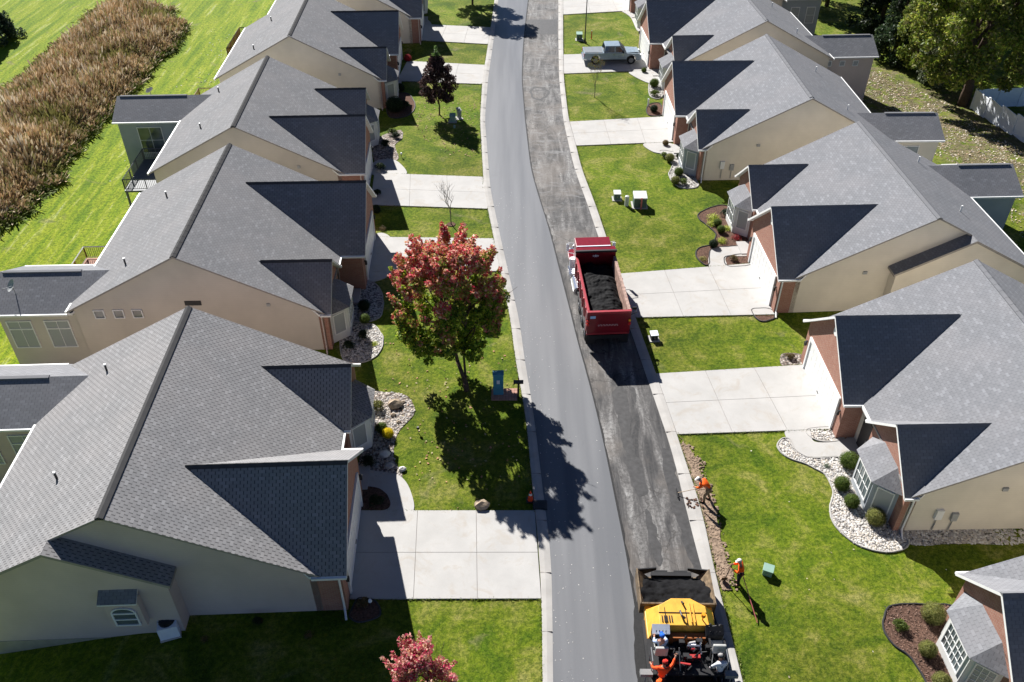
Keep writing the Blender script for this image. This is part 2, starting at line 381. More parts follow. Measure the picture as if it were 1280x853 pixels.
def sheet(name,pts,z0,z1,mat,label,cat,kind='structure',bump=0,uv=False):
    m=MB(); m.prism([(x,y,z1) for x,y in pts],(0,0,z0-z1)); bmesh.ops.triangulate(m.bm,faces=[f for f in m.bm.faces if len(f.verts)>4])
    o=m.build(name,mat); return tag(o,label,cat,kind=kind) if label else o
# tar patches on the old lane
for i,(px,lab) in enumerate([([(766,490),(779,486),(786,505),(788,540),(792,560),(803,585),(809,612),(804,620),(795,617),(787,595),(780,560),(772,528)],'long dark tar patch down the middle of the old lane'),
    ([(788,486),(793,486),(796,500),(791,501)],'small dark tar patch near the truck shadow'),
    ([(826,568),(838,566),(850,610),(864,650),(876,690),(880,712),(868,712),(850,660),(836,620)],'dark tar strip beside the right kerb'),
    ([(806,640),(812,640),(822,672),(829,700),(822,706),(812,680)],'dark tar streak ahead of the paver')]):
    sheet('tar_patch',blob(px,.18,6,seed=i),-.05,.027+.001*i,M['tar'],lab,'road')
# round patch ring
m=MB(); c=at(674,117); 
P=[]
for k in range(40):
    t=k/40*2*math.pi; j=1+.08*math.sin(3*t+1)+.05*math.sin(7*t); P.append((math.cos(t)*j,math.sin(t)*j))
for k in range(40):
    a,b=P[k],P[(k+1)%40]; m.poly([(c.x+a[0]*.95,c.y+a[1]*1.6,.0275),(c.x+b[0]*.95,c.y+b[1]*1.6,.0275),(c.x+b[0]*.72,c.y+b[1]*1.28,.0275),(c.x+a[0]*.72,c.y+a[1]*1.28,.0275)])
tag(m.build('tar_ring',M['tar']),'ring shaped tar seal round an old manhole patch','road',kind='structure')
for i,y in enumerate((102.5,88.5,47)):
    pass
sheet('tar_patch',[(Mid(101)+.15,101),(Rin(101)-.1,101.2),(Rin(96)-.1,96.1),(Mid(96)+.15,96.3)],-.05,.0265,M['tar'],'square dark repair across the far end of the old lane','road')
# ------------------------------------------------------------------ driveways, walks
EDGES=[]
def slab(name,corners,nu,nv,label):
    EDGES.append((corners[0],corners[3])); EDGES.append((corners[1],corners[2]))
    """four ground corners a,b (kerb side near/far) c,d (house side far/near), split in nu x nv panels"""
    a,b,c,d=[Vector((*p,0)) for p in corners]; m=MB()
    def P(s,t): return (a*(1-s)+d*s)*(1-t)+(b*(1-s)+c*s)*t
    m.prism([(q.x,q.y,.045) for q in (a,b,c,d)],(0,0,-.2),1,1)
    for i in range(nu):
        for j in range(nv):
            e=.012/max(1,(d-a).length)*1.0; e2=.012/max(1,(b-a).length)
            s0,s1,t0,t1=i/nu+e,(i+1)/nu-e,j/nv+e2,(j+1)/nv-e2
            m.prism([(q.x,q.y,.066) for q in (P(s0,t0),P(s0,t1),P(s1,t1),P(s1,t0))],(0,0,-.05),0,0)
    return tag(m.build(name,[M['concrete'],M['joint']]),label,'driveway',kind='structure')
def K(f,x,y): # kerb side x at pixel ground y
    return (f(y),y)
def drive(side,y0,y1,xh,yh0,yh1,label,nu=3,nv=2):
    f=Lout if side<0 else Rout
    slab('driveway',[(f(y0),y0),(f(y1),y1),(xh,yh1),(xh,yh0)],nu,nv,label)
for px,lab,n in [
 ([(679,749.5),(681,639),(449,639),(437,750)],'wide concrete driveway beside the nearest western house, half in shadow',3),
 ([(621,340),(618,299),(470,297),(466,341)],'concrete driveway partly hidden behind the red topped maple',3),
 ([(613,262),(611,222),(468,217),(463,257)],'concrete driveway behind the bare young tree',3),
 ([(606,106),(607.5,82),(509,77),(496,102)],'concrete driveway behind the dark purple tree',3),
 ([(613,56),(615,35),(531,31),(520,51)],'concrete driveway second from the far end of the western row',3),
 ([(846,544),(823,468),(1003,457),(1053,537)],'concrete driveway above the white gravel bed',3),
 ([(790,398),(777,343),(940,330),(973,394)],'concrete driveway right beside the red dump truck',3),
 ([(719,183),(711,153),(838,146),(850,178)],'concrete driveway behind the transformer boxes',3),
 ([(706,93),(703.5,69),(815,66),(832,88)],'concrete driveway with the silver pickup on it',3),
 ([(704,19),(704,1),(795,-2),(805,13)],'concrete driveway at the far end of the eastern row',3)]:
    f=Lout if px[0][0]<700 and px[0][0]>600 and px[2][0]<600 else Rout
    q=[at2(*p) for p in px]; q[0]=(f(q[0][1]),q[0][1]); q[1]=(f(q[1][1]),q[1][1])
    slab('driveway',q,n,2,lab)
def path(px,lab):
    sheet('walkway',blob(px,.0,6),-.1,.055,M['concrete'],lab,'path')
path([(449,592),(478,591),(500,596),(513,614),(515.5,641),(480,642),(452,640)],'curved concrete walk from driveway to door of nearest western house')
path([(981,539),(1010,537),(1018,553),(1052,552),(1064,543),(1078,560),(1068,575),(1045,571),(1013,572),(994,563)],'concrete walk between the white gravel beds')
path([(887,335),(889,313),(910,309),(938,307),(936,320),(908,322),(908,335)],'short concrete walk beside the brown mulch bed')
path([(804,181),(822,178),(842,181),(856,187),(852,195),(830,193),(815,190)],'concrete walk curving behind the transformer lawn')
path([(786,91),(803,88),(822,92),(828,99),(816,105),(802,101)],'concrete walk beside the pickup driveway')
path([(468,203),(488,200),(500,205),(507,219),(466,219)],'concrete walk ending at the driveway behind the bare young tree')
path([(466,297),(488,297),(497,330),(486,345),(470,352),(452,352)],'shaded concrete walk by the western house with three square windows')
path([(522,24),(533,24),(540,33),(531,40),(518,38)],'curved concrete walk at the far western house')
path([(775,13),(790,14),(799,24),(803,40),(796,38),(788,22)],'curved concrete walk at the far eastern house')
BEDS=[('gravel',[(972,558),(977,549),(987,550),(996,565),(1014,573),(1047,572),(1072,572),(1095,600),(1118,655),(1136,681),(1109,691),(1072,682),(1047,662),(1037,640),(1041,617),(1032,595),(1010,582),(988,574),(977,567)],'white river stone bed curving round the four clipped shrubs'),
 ('gravel',[(1120,662),(1200,661),(1290,659),(1290,680),(1200,680),(1137,681)],'shaded river stone strip along the tan gable wall'),
 ('gravel',[(1009,537),(1045,535),(1054,549),(1032,553),(1014,548)],'small patch of river stone between driveway and brick garage corner'),
 ('gravel2',[(975,446),(982,442),(1002,444),(1004,456),(979,458)],'small stone bed with one shrub beside the garage door'),
 ('mulch',[(872,270),(883,262),(904,257),(918,265),(920,282),(938,293),(936,306),(912,309),(889,312),(886,331),(877,329),(870,320),(873,311),(888,306),(895,294),(887,285),(877,277)],'brown mulch bed with yellow green plants beside the bay window'),
 ('mulch',[(905,323),(915,320),(934,319),(939,331),(922,334),(909,333)],'small brown mulch bed with one shrub at the garage pier'),
 ('mulch',[(939,389),(950,386),(964,388),(968,398),(950,402)],'small mulch patch below the wide driveway corner'),
 ('mulch',[(1105,772),(1112,760),(1125,756),(1155,756),(1190,758),(1200,775),(1200,830),(1215,880),(1170,880),(1157,853),(1149,838),(1135,820),(1117,807),(1105,788)],'brown bark mulch bed at the bottom right corner'),
 ('gravel2',[(455,494),(482,491),(506,494),(518,509),(516,521),(501,537),(493,556),(493,574),(503,598),(480,598),(448,594),(455,545)],'stone bed with a boulder beside the nearest western house'),
 ('gravel',[(440,400),(452,405),(469,408),(479,425),(473,443),(455,453),(430,451),(425,425),(428,405)],'white edged stone bed left of the maple trunk'),
 ('gravel',[(438,352),(465,353),(478,370),(474,398),(440,402),(436,375)],'shaded stone bed beside the bay of the second western house'),
 ('gravel2',[(472,174),(485,167),(501,163),(503,173),(494,182),(498,195),(495,201),(470,203),(466,185)],'pinkish stone bed beside the third western house'),
 ('mulch',[(484,122),(500,117),(512,119),(519,134),(508,146),(486,146)],'dark shaded bed with bushes under the far western bay window'),
 ('gravel',[(824,190),(838,190),(856,196),(868,222),(872,234),(850,235),(836,220),(840,205)],'pale stone bed around shrubs by the fourth eastern house'),
 ('gravel',[(812,104),(824,101),(832,112),(824,124),(812,120)],'pale stone ring around bushes near the pickup'),
 ('mulch',[(808,138),(812,131),(825,130),(828,144),(812,145)],'small dark bed above the far driveway'),
 ('mulch',[(445,752),(452,749),(470,753),(474,770),(450,778),(437,772)],'shaded mulch bed at the garage corner of the nearest western house'),
 ('mulch',[(448,640),(452,612),(475,612),(487,625),(486,636),(470,640)],'dark planting pocket in the curved walk')]
for mt,px,lab in BEDS:
    o=blob(px,.05,6,seed=len(lab)); sheet('garden_bed',o,-.15,.03+(.03 if 'pocket' in lab else 0),M[mt],lab,'garden bed')
    if mt in('mulch','gravel') and 'strip' not in lab and 'pocket' not in lab:
        m=MB()
        for i in range(len(o)):
            a=o[i];b=o[(i+1)%len(o)]; m.tube((*a,.04),(*b,.04),.045,n=6)
        tag(m.build('bed_edging',M['dark'] if mt=='mulch' else M['kerb']),'thin edging round the '+lab,'edging',kind='structure')
# soil strip by the right kerb, with clods
sp=blob([(850,548),(858,556),(870,575),(880,600),(890,622),(897,650),(905,690),(914,718),(908,738),(898,726),(888,690),(878,655),(869,625),(859,585)],.30,10)
sheet('soil',sp,-.1,.035,M['soil'],'bare dug soil between the kerb and the lawn','soil')
m=MB(); xs=[p[0] for p in sp]; ys=[p[1] for p in sp]; c=0
while c<900:
    x,y=random.uniform(min(xs),max(xs)),random.uniform(min(ys),max(ys)); x0_=x+random.gauss(-.1,.25)
    if inpoly(np.array([x0_]),np.array([y]),sp)[0]:
        r=random.uniform(.02,.08); m.ball((x,y,.03),r,1,0,.5,(1,1,.55)); c+=1
tag(m.build('soil_clods',M['soil']),'loose clods of earth along the kerb','soil',kind='stuff')
# stones in the gravel beds
def stones(poly,n,rmin,rmax,mat,lab):
    m=MB(); xs=[p[0] for p in poly]; ys=[p[1] for p in poly]; c=0
    while c<n:
        x,y=random.uniform(min(xs),max(xs)),random.uniform(min(ys),max(ys))
        if inpoly(np.array([x]),np.array([y]),poly)[0]:
            r=random.uniform(rmin,rmax)
            m.ball((x,y,.035),r,1,random.randrange(len(mat)),0,(1,random.uniform(.6,1),.5),Matrix.Rotation(random.random()*3.1,3,'Z'))
            c+=1
    tag(m.build('river_stones',mat),lab,'stones',kind='stuff')
ST=[plain('stone white',(.60,.58,.55)),plain('stone grey',(.36,.34,.33)),plain('stone buff',(.47,.42,.36))]
stones(blob(BEDS[0][1],0,6),2600,.04,.085,ST,'loose white river stones round the clipped shrubs')
stones(blob(BEDS[1][1],0,6),1100,.04,.085,ST,'loose river stones in the shade of the tan gable')
stones(blob(BEDS[2][1],0,6),220,.04,.085,ST,'loose river stones beside the brick garage corner')
stones(blob(BEDS[8][1],0,6),900,.03,.08,ST[1:],'loose stones in the nearest western bed')
stones(blob(BEDS[9][1],0,6),500,.04,.09,ST,'loose stones in the white edged bed')
m=MB(); pl=blob(BEDS[7][1],0,6); xs=[p[0] for p in pl]; ys=[p[1] for p in pl]
V=[];Cc=[]
n=2600; X=rng.uniform(min(xs),max(xs),n); Y=rng.uniform(min(ys),max(ys),n); k=inpoly(X,Y,pl); P=np.stack([X[k],Y[k],np.full(k.sum(),.06)],1)
Cc=np.array([.13,.08,.06])*rng.uniform(.4,2.6,(len(P),1)); tag(quads_mesh('bark_chips',leafquads(P,np.tile([0,0,1.],(len(P),1)),.055,.5,.35),Cc,M['reed']),'loose bark chips in the corner mulch bed','mulch',kind='stuff')
# ------------------------------------------------------------------ houses
O=.3; HE=2.831; TG=.831; TM=.522; TB=.846
H={
'LA':dict(s=1,flip=0,X=-7.242,Y=22.295,th=2.391,zb=0.008,um=0.773,wg=6.772,ur=8.74,L=13.205,wb=4.498,ubf=0.738),
'RB':dict(s=-1,flip=1,X=17.57,Y=26.628,th=1.266,zb=-0.062,um=0.718,wg=6.609,ur=8.498,L=12.925,wb=4.515,ubf=0.75),
'RC':dict(s=-1,flip=0,X=16.769,Y=44.238,th=2.404,zb=-0.008,um=0.678,wg=6.708,ur=8.607,L=12.99,wb=4.36,ubf=0.654),
'LB':dict(s=1,flip=1,X=-9.527,Y=40.595,th=1.884,zb=0.045,um=1.295,wg=7.256,ur=9.268,L=13.526,wb=4.507,ubf=1.367),
'LC':dict(s=1,flip=0,X=-11.245,Y=58.18,th=2.464,zb=-0.004,um=1.227,wg=6.659,ur=8.73,L=13.206,wb=3.893,ubf=0.801),
'LD':dict(s=1,flip=1,X=-11.038,Y=76.2,th=2.207,zb=-0.007,um=0.658,wg=6.578,ur=8.559,L=13.125,wb=4.448,ubf=0.676),
'RD':dict(s=-1,flip=1,X=14.106,Y=62.084,th=0.996,zb=0.016,um=0.673,wg=7.064,ur=8.549,L=13.429,wb=4.492,ubf=0.745),
'RE':dict(s=-1,flip=1,X=14.318,Y=79.298,th=2.889,zb=0.002,um=1.038,wg=6.678,ur=8.988,L=13.116,wb=4.293,ubf=1.235),
'RF':dict(s=-1,flip=1,X=14.3,Y=97.0,th=2.9,zb=0,um=.9,wg=6.68,ur=8.8,L=13.1,wb=4.4,ubf=.9),
'LE':dict(s=1,flip=0,X=-9.9,Y=93.4,th=2.0,zb=0,um=.6,wg=6.6,ur=8.7,L=13.2,wb=4.4,ubf=.7),
'RA':dict(s=-1,flip=0,X=18.6,Y=8.85,th=1.3,zb=0,um=.7,wg=6.7,ur=8.6,L=13.0,wb=4.4,ubf=.7),
}
def house(key,label,wall,sh,bump=False,ub=16.0,sw=(11.4,2.45),us=20.6,sunwin='two',swall=None,bay='white',deck=None):
    h=H[key]; s,fl,L=h['s'],h['flip'],h['L']; um,wg,ur,wb,ubf=h['um'],h['wg'],h['ur'],h['wb'],h['ubf']
    root=empty('house',(h['X'],h['Y'],h['zb']),R(h['th']),label=label,cat='house',group='houses along the repaved street')
    T=lambda p:(s*p[0],(L-p[1]) if fl else p[1],p[2])   # (u toward street, v plan coordinate, z)
    mb=lambda:MB(T)
    zr=HE+TM*(ur-um); zeb=zr-TM*(ub-ur); th=.16; B=-3.2
    swall=swall or wall
    def under(u): return (zr-TM*abs(u+ur))-th
    uw=-um-O; ubw=-ub+O
    near=L if fl else 0          # v of the gable that faces the camera
    # main walls
    m=mb(); m.prism([(uw,0,B),(uw,0,under(uw)),(-ur,0,under(-ur)),(ubw,0,under(ubw)),(ubw,0,B)],(0,L,0))
    walls=m.build('wall',M[wall],root)
    # main roof
    m=mb()
    for u0,u1,z0,z1 in ((-um,-ur,HE,zr),(-ub,-ur,zeb,zr)):
        m.prism([(u0,-O,z0),(u1,-O,z1),(u1,L+O,z1),(u0,L+O,z0)],(0,0,-.11),0,1)
    roof=m.build('roof',[M[sh],M['rake']],root,uv=True)
    m=mb()   # ridge cap
    for k in range(int((L+.6)/.3)):
        v0=-O+.3*k; m.prism([(-ur-.17,v0,zr-.04),(-ur,v0,zr+.045),(-ur+.17,v0,zr-.04),(-ur+.17,v0,zr-.12),(-ur-.17,v0,zr-.12)],(0,.31,.008*(1 if k%2 else 0)),0,0)
    m.build('ridge_cap',M['shingle_w' if sh!='shingle_b' else 'shingle_b'],roof)
    # vent pipes on the back slope
    for (u,v) in ((-ur-3.6,3.6),(-ur-3.9,L-2.2)):
        if key in('RB','RA'): continue
        z=zr-TM*abs(u+ur); m=mb(); m.tube((u,v,z-.1),(u,v,z+.38),.055,n=8,m=0); m.tube((u,v,z+.36),(u,v,z+.42),.06,n=8,m=1)
        m.build('vent_pipe',[M['white'] if s<0 else M['dark'],M['white'],M['steel']],roof)
    # gables on the street side
    def gable(v0,v1,uf,t,wallmat,nm,z0=HE):
        vc=(v0+v1)/2; zp=z0+t*(v1-v0+2*O)/2; ue=uf+O; ui=-um-(zp-HE)/TM-.12
        m=mb()
        for va in (v0-O,v1+O):
            m.prism([(ue,va,z0),(ue,vc,zp),(ui,vc,zp),(-um-.5,va,z0)],(0,0,-th),0,1)
        g=m.build('gable_roof',[M[sh],M['white']],root,uv=True)
        m=mb()
        n=int((ue-ui)/.3)
        for k in range(n):
            m.prism([(ue-.3*k,vc-.15,zp-.085),(ue-.3*k,vc,zp+.035),(ue-.3*k,vc+.15,zp-.085)],(-.31,0,.008*(k%2)),0,0)
        m.build('ridge_cap',M['shingle_w' if sh!='shingle_b' else 'shingle_b'],g)
        for va in (v0-O,v1+O):   # gutters
            sg=-1 if va<vc else 1
            m=mb(); m.box((-um-.42,va-(.1 if sg<0 else -.004),z0-.14),(ue-.01,va+(.1 if sg>0 else -.004),z0-.02)); m.build('gutter',M['white'],g)
        m=mb()
        m.prism([(uf,v0,B),(uf,v0,z0+t*O-th-.01),(uf,vc,zp-th-.01),(uf,v1,z0+t*O-th-.01),(uf,v1,B)],(-uf+uw-.3,0,0))
        return m.build(nm,wallmat,root,uv=True),zp
    gw,zp=gable(0,wg,0,TG,M['brick'],'garage_wall')
    gb,zb2=gable(L-wb,L,-ubf,TB,M['brick'],'bay_wall')
    # garage door with panels
    c=wg/2; m=mb(); m.box((-.05,c-2.45,.02),(.03,c+2.45,2.18))
    for i in range(4):
        for j in range(8): m.box((.02,c-2.4+.6*j+.06,.08+.53*i),(.036,c-2.4+.6*j+.54,.08+.53*i+.42))
    gd=m.build('garage_door',M['door'],root)
    m=mb(); m.box((-.03,c-2.62,0),(.1,c-2.452,2.36)); m.box((-.03,c+2.452,0),(.1,c+2.62,2.36)); m.box((-.03,c-2.45,2.182),(.1,c+2.45,2.36)); m.build('door_frame',M['white'],gd)
    m=mb(); m.box((.045,c-.12,.42),(.075,c+.12,.46)); m.build('handle',M['dark'],gd)
    # outside lamps by the garage door
    for v in (c-2.95,c+2.95):
        m=mb(); m.box((0,v-.05,1.75),(.14,v+.05,1.8)); m.box((.05,v-.07,1.5),(.19,v+.07,1.75)); m.build('wall_lamp',M['dark'],root)
    # gable vent
    m=mb(); m.tube((0.0,c,zp-1.05),(.04,c,zp-1.05),.25,n=12); m.build('gable_vent',M['white'],root)
    # entry door
    m=mb(); v=(wg+L-wb)/2; m.box((uw-.02,v-.48,.1),(uw+.04,v+.48,2.2)); d=m.build('front_door',M['dark'],root)
    m=mb(); m.box((uw+.05,v+.34,1.0),(uw+.09,v+.4,1.1)); m.build('handle',M['steel'],d)
    m=mb(); m.box((uw+.02,v-.8,-.1),(uw+1.3,v+.8,.12)); m.build('doorstep',M['concrete'],root)
    # bay window body
    vc=L-wb/2; u0=-ubf; D=.95
    W=M['whitesid'] if bay=='white' else M['greysid']
    base=[(u0-.05,vc-1.75),(u0+D,vc-.95),(u0+D,vc+.95),(u0-.05,vc+1.75)]
    m=mb(); m.prism([(a,b,0) for a,b in base],(0,0,2.28)); bw=m.build('bay_window',W,root)
    m=mb(); top=[(u0-.04,vc-.85,3.02),(u0-.04,vc+.85,3.02)]
    e=[(u0-.04,vc-2.0,2.27),(u0+D+.2,vc-1.08,2.27),(u0+D+.2,vc+1.08,2.27),(u0-.04,vc+2.0,2.27)]
    m.closed([(0,1,4),(1,2,5,4),(2,3,5),(0,1,2,3),(0,4,5,3)],e+top,[0,0,0,1,1])
    m.build('bay_roof',[M[sh],M['white']],bw,uv=True)
    def window(P,A,U,w_,h_,nx=2,ny=1,parent=root,glassm='glass',frame=.06,double=False):
        """P centre, A along unit, U up unit (plan coords)"""
        A=Vector(A).normalized();U=Vector(U).normalized();Nn=A.cross(U); P=Vector(P)
        # outward normal chosen towards the given hint stored in length of U
        def bx(mm,a0,a1,b0,b1,n0,n1,k=0):
            Q=[P+A*a+U*b+Nn*n for n in (n0,n1) for a,b in ((a0,b0),(a1,b0),(a1,b1),(a0,b1))]
            mm.closed([(0,1,2,3),(4,5,6,7),(0,1,5,4),(1,2,6,5),(2,3,7,6),(3,0,4,7)],[tuple(q) for q in Q],[k]*6)
        m=mb(); f=frame
        bx(m,-w_/2-f,-w_/2,-h_/2-f,h_/2+f,-.03,.06);bx(m,w_/2,w_/2+f,-h_/2-f,h_/2+f,-.03,.06)
        bx(m,-w_/2,w_/2,-h_/2-f,-h_/2,-.03,.06);bx(m,-w_/2,w_/2,h_/2,h_/2+f,-.03,.06)
        for i in range(1,nx): a=-w_/2+w_*i/nx; t=.035 if (double and i==nx//2) else .014; bx(m,a-t,a+t,-h_/2,h_/2,-.02,.045)
        for i in range(1,ny): b=-h_/2+h_*i/ny; bx(m,-w_/2,w_/2,b-.014,b+.014,-.02,.042)
        wn=m.build('window',M['white'],parent)
        m=mb(); bx(m,-w_/2-.01,w_/2+.01,-h_/2-.01,h_/2+.01,-.02,.022); m.build('pane',M[glassm],wn)
        return wn
    # bay faces
    a=(vc-.95)-(vc-1.75); 
    window((u0+D,vc,1.28),(0,1,0),(0,0,1),1.45,1.35,6 if key=='RA' else 4,3 if key=='RA' else 2,bw,'glass' if s<0 else 'lightglass',double=True)
    for sg in (-1,1):
        p0=Vector((u0-.05,vc+sg*1.75,0)); p1=Vector((u0+D,vc+sg*.95,0)); mid=(p0+p1)/2+Vector((0,0,1.28)); A=(p1-p0).normalized()*(1 if sg<0 else -1)
        if A.cross(Vector((0,0,1))).dot(Vector((.3,sg,0)))<0: A=-A
        window(tuple(mid),tuple(A),(0,0,1),.72,1.35,3 if key=='RA' else 1,4 if key=='RA' else 1,bw,'lightglass')
    # downspouts
    for (u,v,zt) in ((.06,near if not fl else wg,HE-.1) if not fl else (uw+.0,L+.06,HE-.1),):
        vv=(-.07 if not fl else L+.07); uu=(-.12 if not fl else uw-.12)
        m=mb(); m.path([(uu,vv,zt),(uu,vv,.25),(uu+.1,vv+(-.5 if not fl else .5),.06)],.05,6); m.build('downspout',M['white'] if s<0 or key=='LA' else M['taupe'],root)
    # rake gutter along eaves of the main roof (back)
    m=mb(); m.box((-ub-.11,-O+.02,zeb-.15),(-ub-.004,L+O-.02,zeb-.02)); m.build('gutter',M['white'],roof)
    m=mb(); m.box((-um+.004,wg+O+.12,HE-.15),(-um+.1,L-wb-O-.12,HE-.02)); m.build('gutter',M['white'],roof)
    # foundation band
    m=mb(); 
    nv=-.015 if not fl else L+.015
    m.box((ubw-.0,min(nv,nv+.02) if not fl else nv-.02,B),(uw,nv+.02 if not fl else nv,-.05)); m.build('foundation',M['found'],root)
    # bump-out on the camera-facing gable
    if bump:
        pb=-.75 if not fl else L+.75; ubr=-ur-2.35; ue=-ur+2.05; zbr=zr-TM*2.35; zbe=zbr-TM*(ue-ubr)
        d=(near-pb)
        m=mb(); m.prism([(ue-.25,pb,B),(ue-.25,pb,zbe+.13-th),(ubr,pb,zbr-th),(ubw+.01,pb,under(ubw+.01)),(ubw+.01,pb,B)],(0,d-.01*(1 if d>0 else -1),0)); m.build('bump_out_wall',M[wall],root)
        m=mb(); m.box((ubw,min(pb-.02,pb+.02),B),(ue-.23,max(pb-.02,pb+.02),-.3)); m.build('foundation',M['found'],root)
        m=mb(); o2=-O if not fl else O
        for a_,b_,z0,z1 in ((ue,ubr,zbe,zbr),(-ub,ubr,zeb,zbr)):
            m.prism([(a_,pb+o2*.8,z0),(b_,pb+o2*.8,z1),(b_,near+o2+.02*(1 if fl else -1)*-1,z1),(a_,near+o2-.02*(-1 if fl else 1)*-1,z0)] if a_==-ub else [(a_,pb+o2*.8,z0),(b_,pb+o2*.8,z1),(b_,near,z1),(a_,near,z0)],(0,0,-th),0,1)
        m.build('bump_out_roof',[M[sh],M['rake']],root,uv=True)
        if key=='LA':
            # small window box with its own shed roof
            x0,x1=-ur-.9,-ur+.55
            m=mb(); m.prism([(x0,pb-.02,.95),(x0,pb-.35,.95),(x0,pb-.35,2.75),(x0,pb-.02,2.75)],(x1-x0,0,0)); bo=m.build('window_box',M[wall],root)
            m=mb(); m.prism([(x0-.12,pb-.5,2.72),(x1+.02,pb-.5,2.72),(x1+.02,pb+.02,3.08),(x0-.12,pb+.02,3.08)],(0,0,-.07),0,1); m.build('box_roof',[M['shingle_b'],M['white']],bo,uv=True)
            wc=(x0+x1)/2; 
            m=mb(); n=14; outer=[]; inner=[]
            def arch(w_,hb,ht):
                q=[(-w_,hb)]; q+=[(w_,hb)]
                for i in range(n+1):
                    t=math.pi*i/n; q.append((w_*math.cos(t),ht+w_*.72*math.sin(t)))
                return q
            oo,ii=arch(.52,1.1,1.95),arch(.45,1.17,1.95)
            k=len(oo)
            for i in range(k):
                j=(i+1)%k; m.prism([(wc+oo[i][0],pb-.42,oo[i][1]),(wc+oo[j][0],pb-.42,oo[j][1]),(wc+ii[j][0],pb-.42,ii[j][1]),(wc+ii[i][0],pb-.42,ii[i][1])],(0,.06,0))
            m.box((wc-.45,pb-.415,1.90),(wc+.45,pb-.36,1.98)); m.box((wc-.45,pb-.415,1.5),(wc+.45,pb-.36,1.56))
            fr=m.build('window',M['white'],bo)
            m=mb(); m.prism([(wc+a_,pb-.385,b_) for a_,b_ in ii],(0,.03,0)); m.build('pane',M['glass'],fr)
            m=mb(); m.ball((-ur+1.9,pb-.06,3.25),.09,2); m.build('dryer_vent',M['acgrey'],root)
            m=mb(); m.box((-ur-.2,pb-.06,.55),(-ur-.05,pb,.7)); m.build('outlet_box',M['white'],root)
    # details on near gable wall
    def wallbox(nm,u,z,w_,h_,d_,mat):
        nv0=(-d_ if not fl else L); m=mb(); m.box((u-w_/2,nv0,z-h_/2),(u+w_/2,nv0+d_,z+h_/2)); return m.build(nm,mat,root)
    sgn=-1 if not fl else 1
    if key=='LB':
        for x in (-24.05,-22.93,-21.85):
            u=x-h['X']; window((u,L+.0,2.95),(-1,0,0) if True else (1,0,0),(0,0,1),.5,.5,1,1,root)
        wallbox('gable_slot_vent',-18.5-h['X']+.0,3.62,.95,.32,.03,M['dark'])
        wallbox('round_vent',-14.2-h['X'],3.4,.2,.2,.06,M['acgrey'])
        for x0_ in (-29.3,-27.0):
            pass
    if key in('RB','RC','RD'):
        wallbox('round_vent',-5.2,3.0,.26,.2,.08,M['acgrey'])
        if fl:
            for u,z,w_,h_,d_,mt in ((-2.6,1.35,.34,.62,.16,'white'),(-3.4,1.15,.3,.5,.14,'acgrey')):
                b=wallbox('utility_meter',u,z,w_,h_,d_,M[mt])
                m=mb(); m.tube((u,L+.06,.2),(u,L+.06,z-h_/2),.03,n=6); m.build('conduit',M['steel'],b)
    if key in ('LC','LD'): wallbox('round_vent',-4.6,3.3,.22,.22,.05,M['acgrey'])
    # rear sunroom
    if us:
        cv,hw=sw; cv=cv; zsr=4.33; t=.5; zse=zsr-t*hw
        m=mb(); ui=-ur-(zr-zsr)/TM+.15
        m.prism([(-us+O,cv-hw+O,B),(-us+O,cv-hw+O,zse+t*O-th),(-us+O,cv,zsr-th),(-us+O,cv+hw-O,zse+t*O-th),(-us+O,cv+hw-O,B)],(us-ub+.2,0,0)); sw_=m.build('sunroom_wall',M[swall],root)
        m=mb(); uiE=-ur-(zr-zse)/TM+.15
        for va in (cv-hw,cv+hw):
            m.prism([(-us,va,zse),(-us,cv,zsr),(ui,cv,zsr),(max(-ub+.1,uiE) if False else -ub+.1,va,zse)],(0,0,-th),0,1)
        sr=m.build('sunroom_roof',[M['shingle_b'],M['white']],root,uv=True)
        m=mb(); m.prism([(-us+.25,cv-.14,zsr-.05),(-us+.25,cv-.11,zsr+.02),(-us+.25,cv+.11,zsr+.02),(-us+.25,cv+.14,zsr-.05)],(us-ub-.1,0,0),0,0); m.build('ridge_vent',M['shingle_b'],sr)
        for va in (cv-hw,cv+hw):
            lo_=va-.1 if va<cv else va+.004
            m=mb(); m.box((-us+.02,lo_,zse-.14),(-ub-.15,lo_+.096,zse-.02)); m.build('gutter',M['white'],sr)
        # camera-facing side windows
        vn=(cv-hw+O) if not fl else (cv+hw-O); A=(1,0,0) if not fl else (-1,0,0)
        if sunwin=='two':
            for u in (-us+1.35,-us+3.55):
                window((u,vn,1.35),A,(0,0,1),1.35,1.9,2,1,sw_,'lightglass'); 
                m=mb(); q=(-.055 if not fl else .055); m.box((u-.67,min(vn,vn+q),1.72),(u+.67,max(vn,vn+q),1.79)); m.build('transom',M['white'],sw_)
        elif sunwin=='one':
            window((-us+2.75,vn,1.35),A,(0,0,1),1.9,2.2,2,2,sw_)
        elif sunwin=='three':
            for u in (-us+2.0,-us+3.3,-us+4.6): window((u,vn,2.35),A,(0,0,1),.42,.42,1,1,sw_,'lightglass')
        elif sunwin=='tall':
            for u in (-us+1.3,-us+3.1): window((u,vn,1.2),A,(0,0,1),.9,1.7,1,2,sw_,'lightglass')
        # end windows (face the back yard)
        for dv in (-1,1):
            window((-us+O,cv+dv,1.3),(0,-1,0),(0,0,1),1.2,1.6,1,2,sw_)
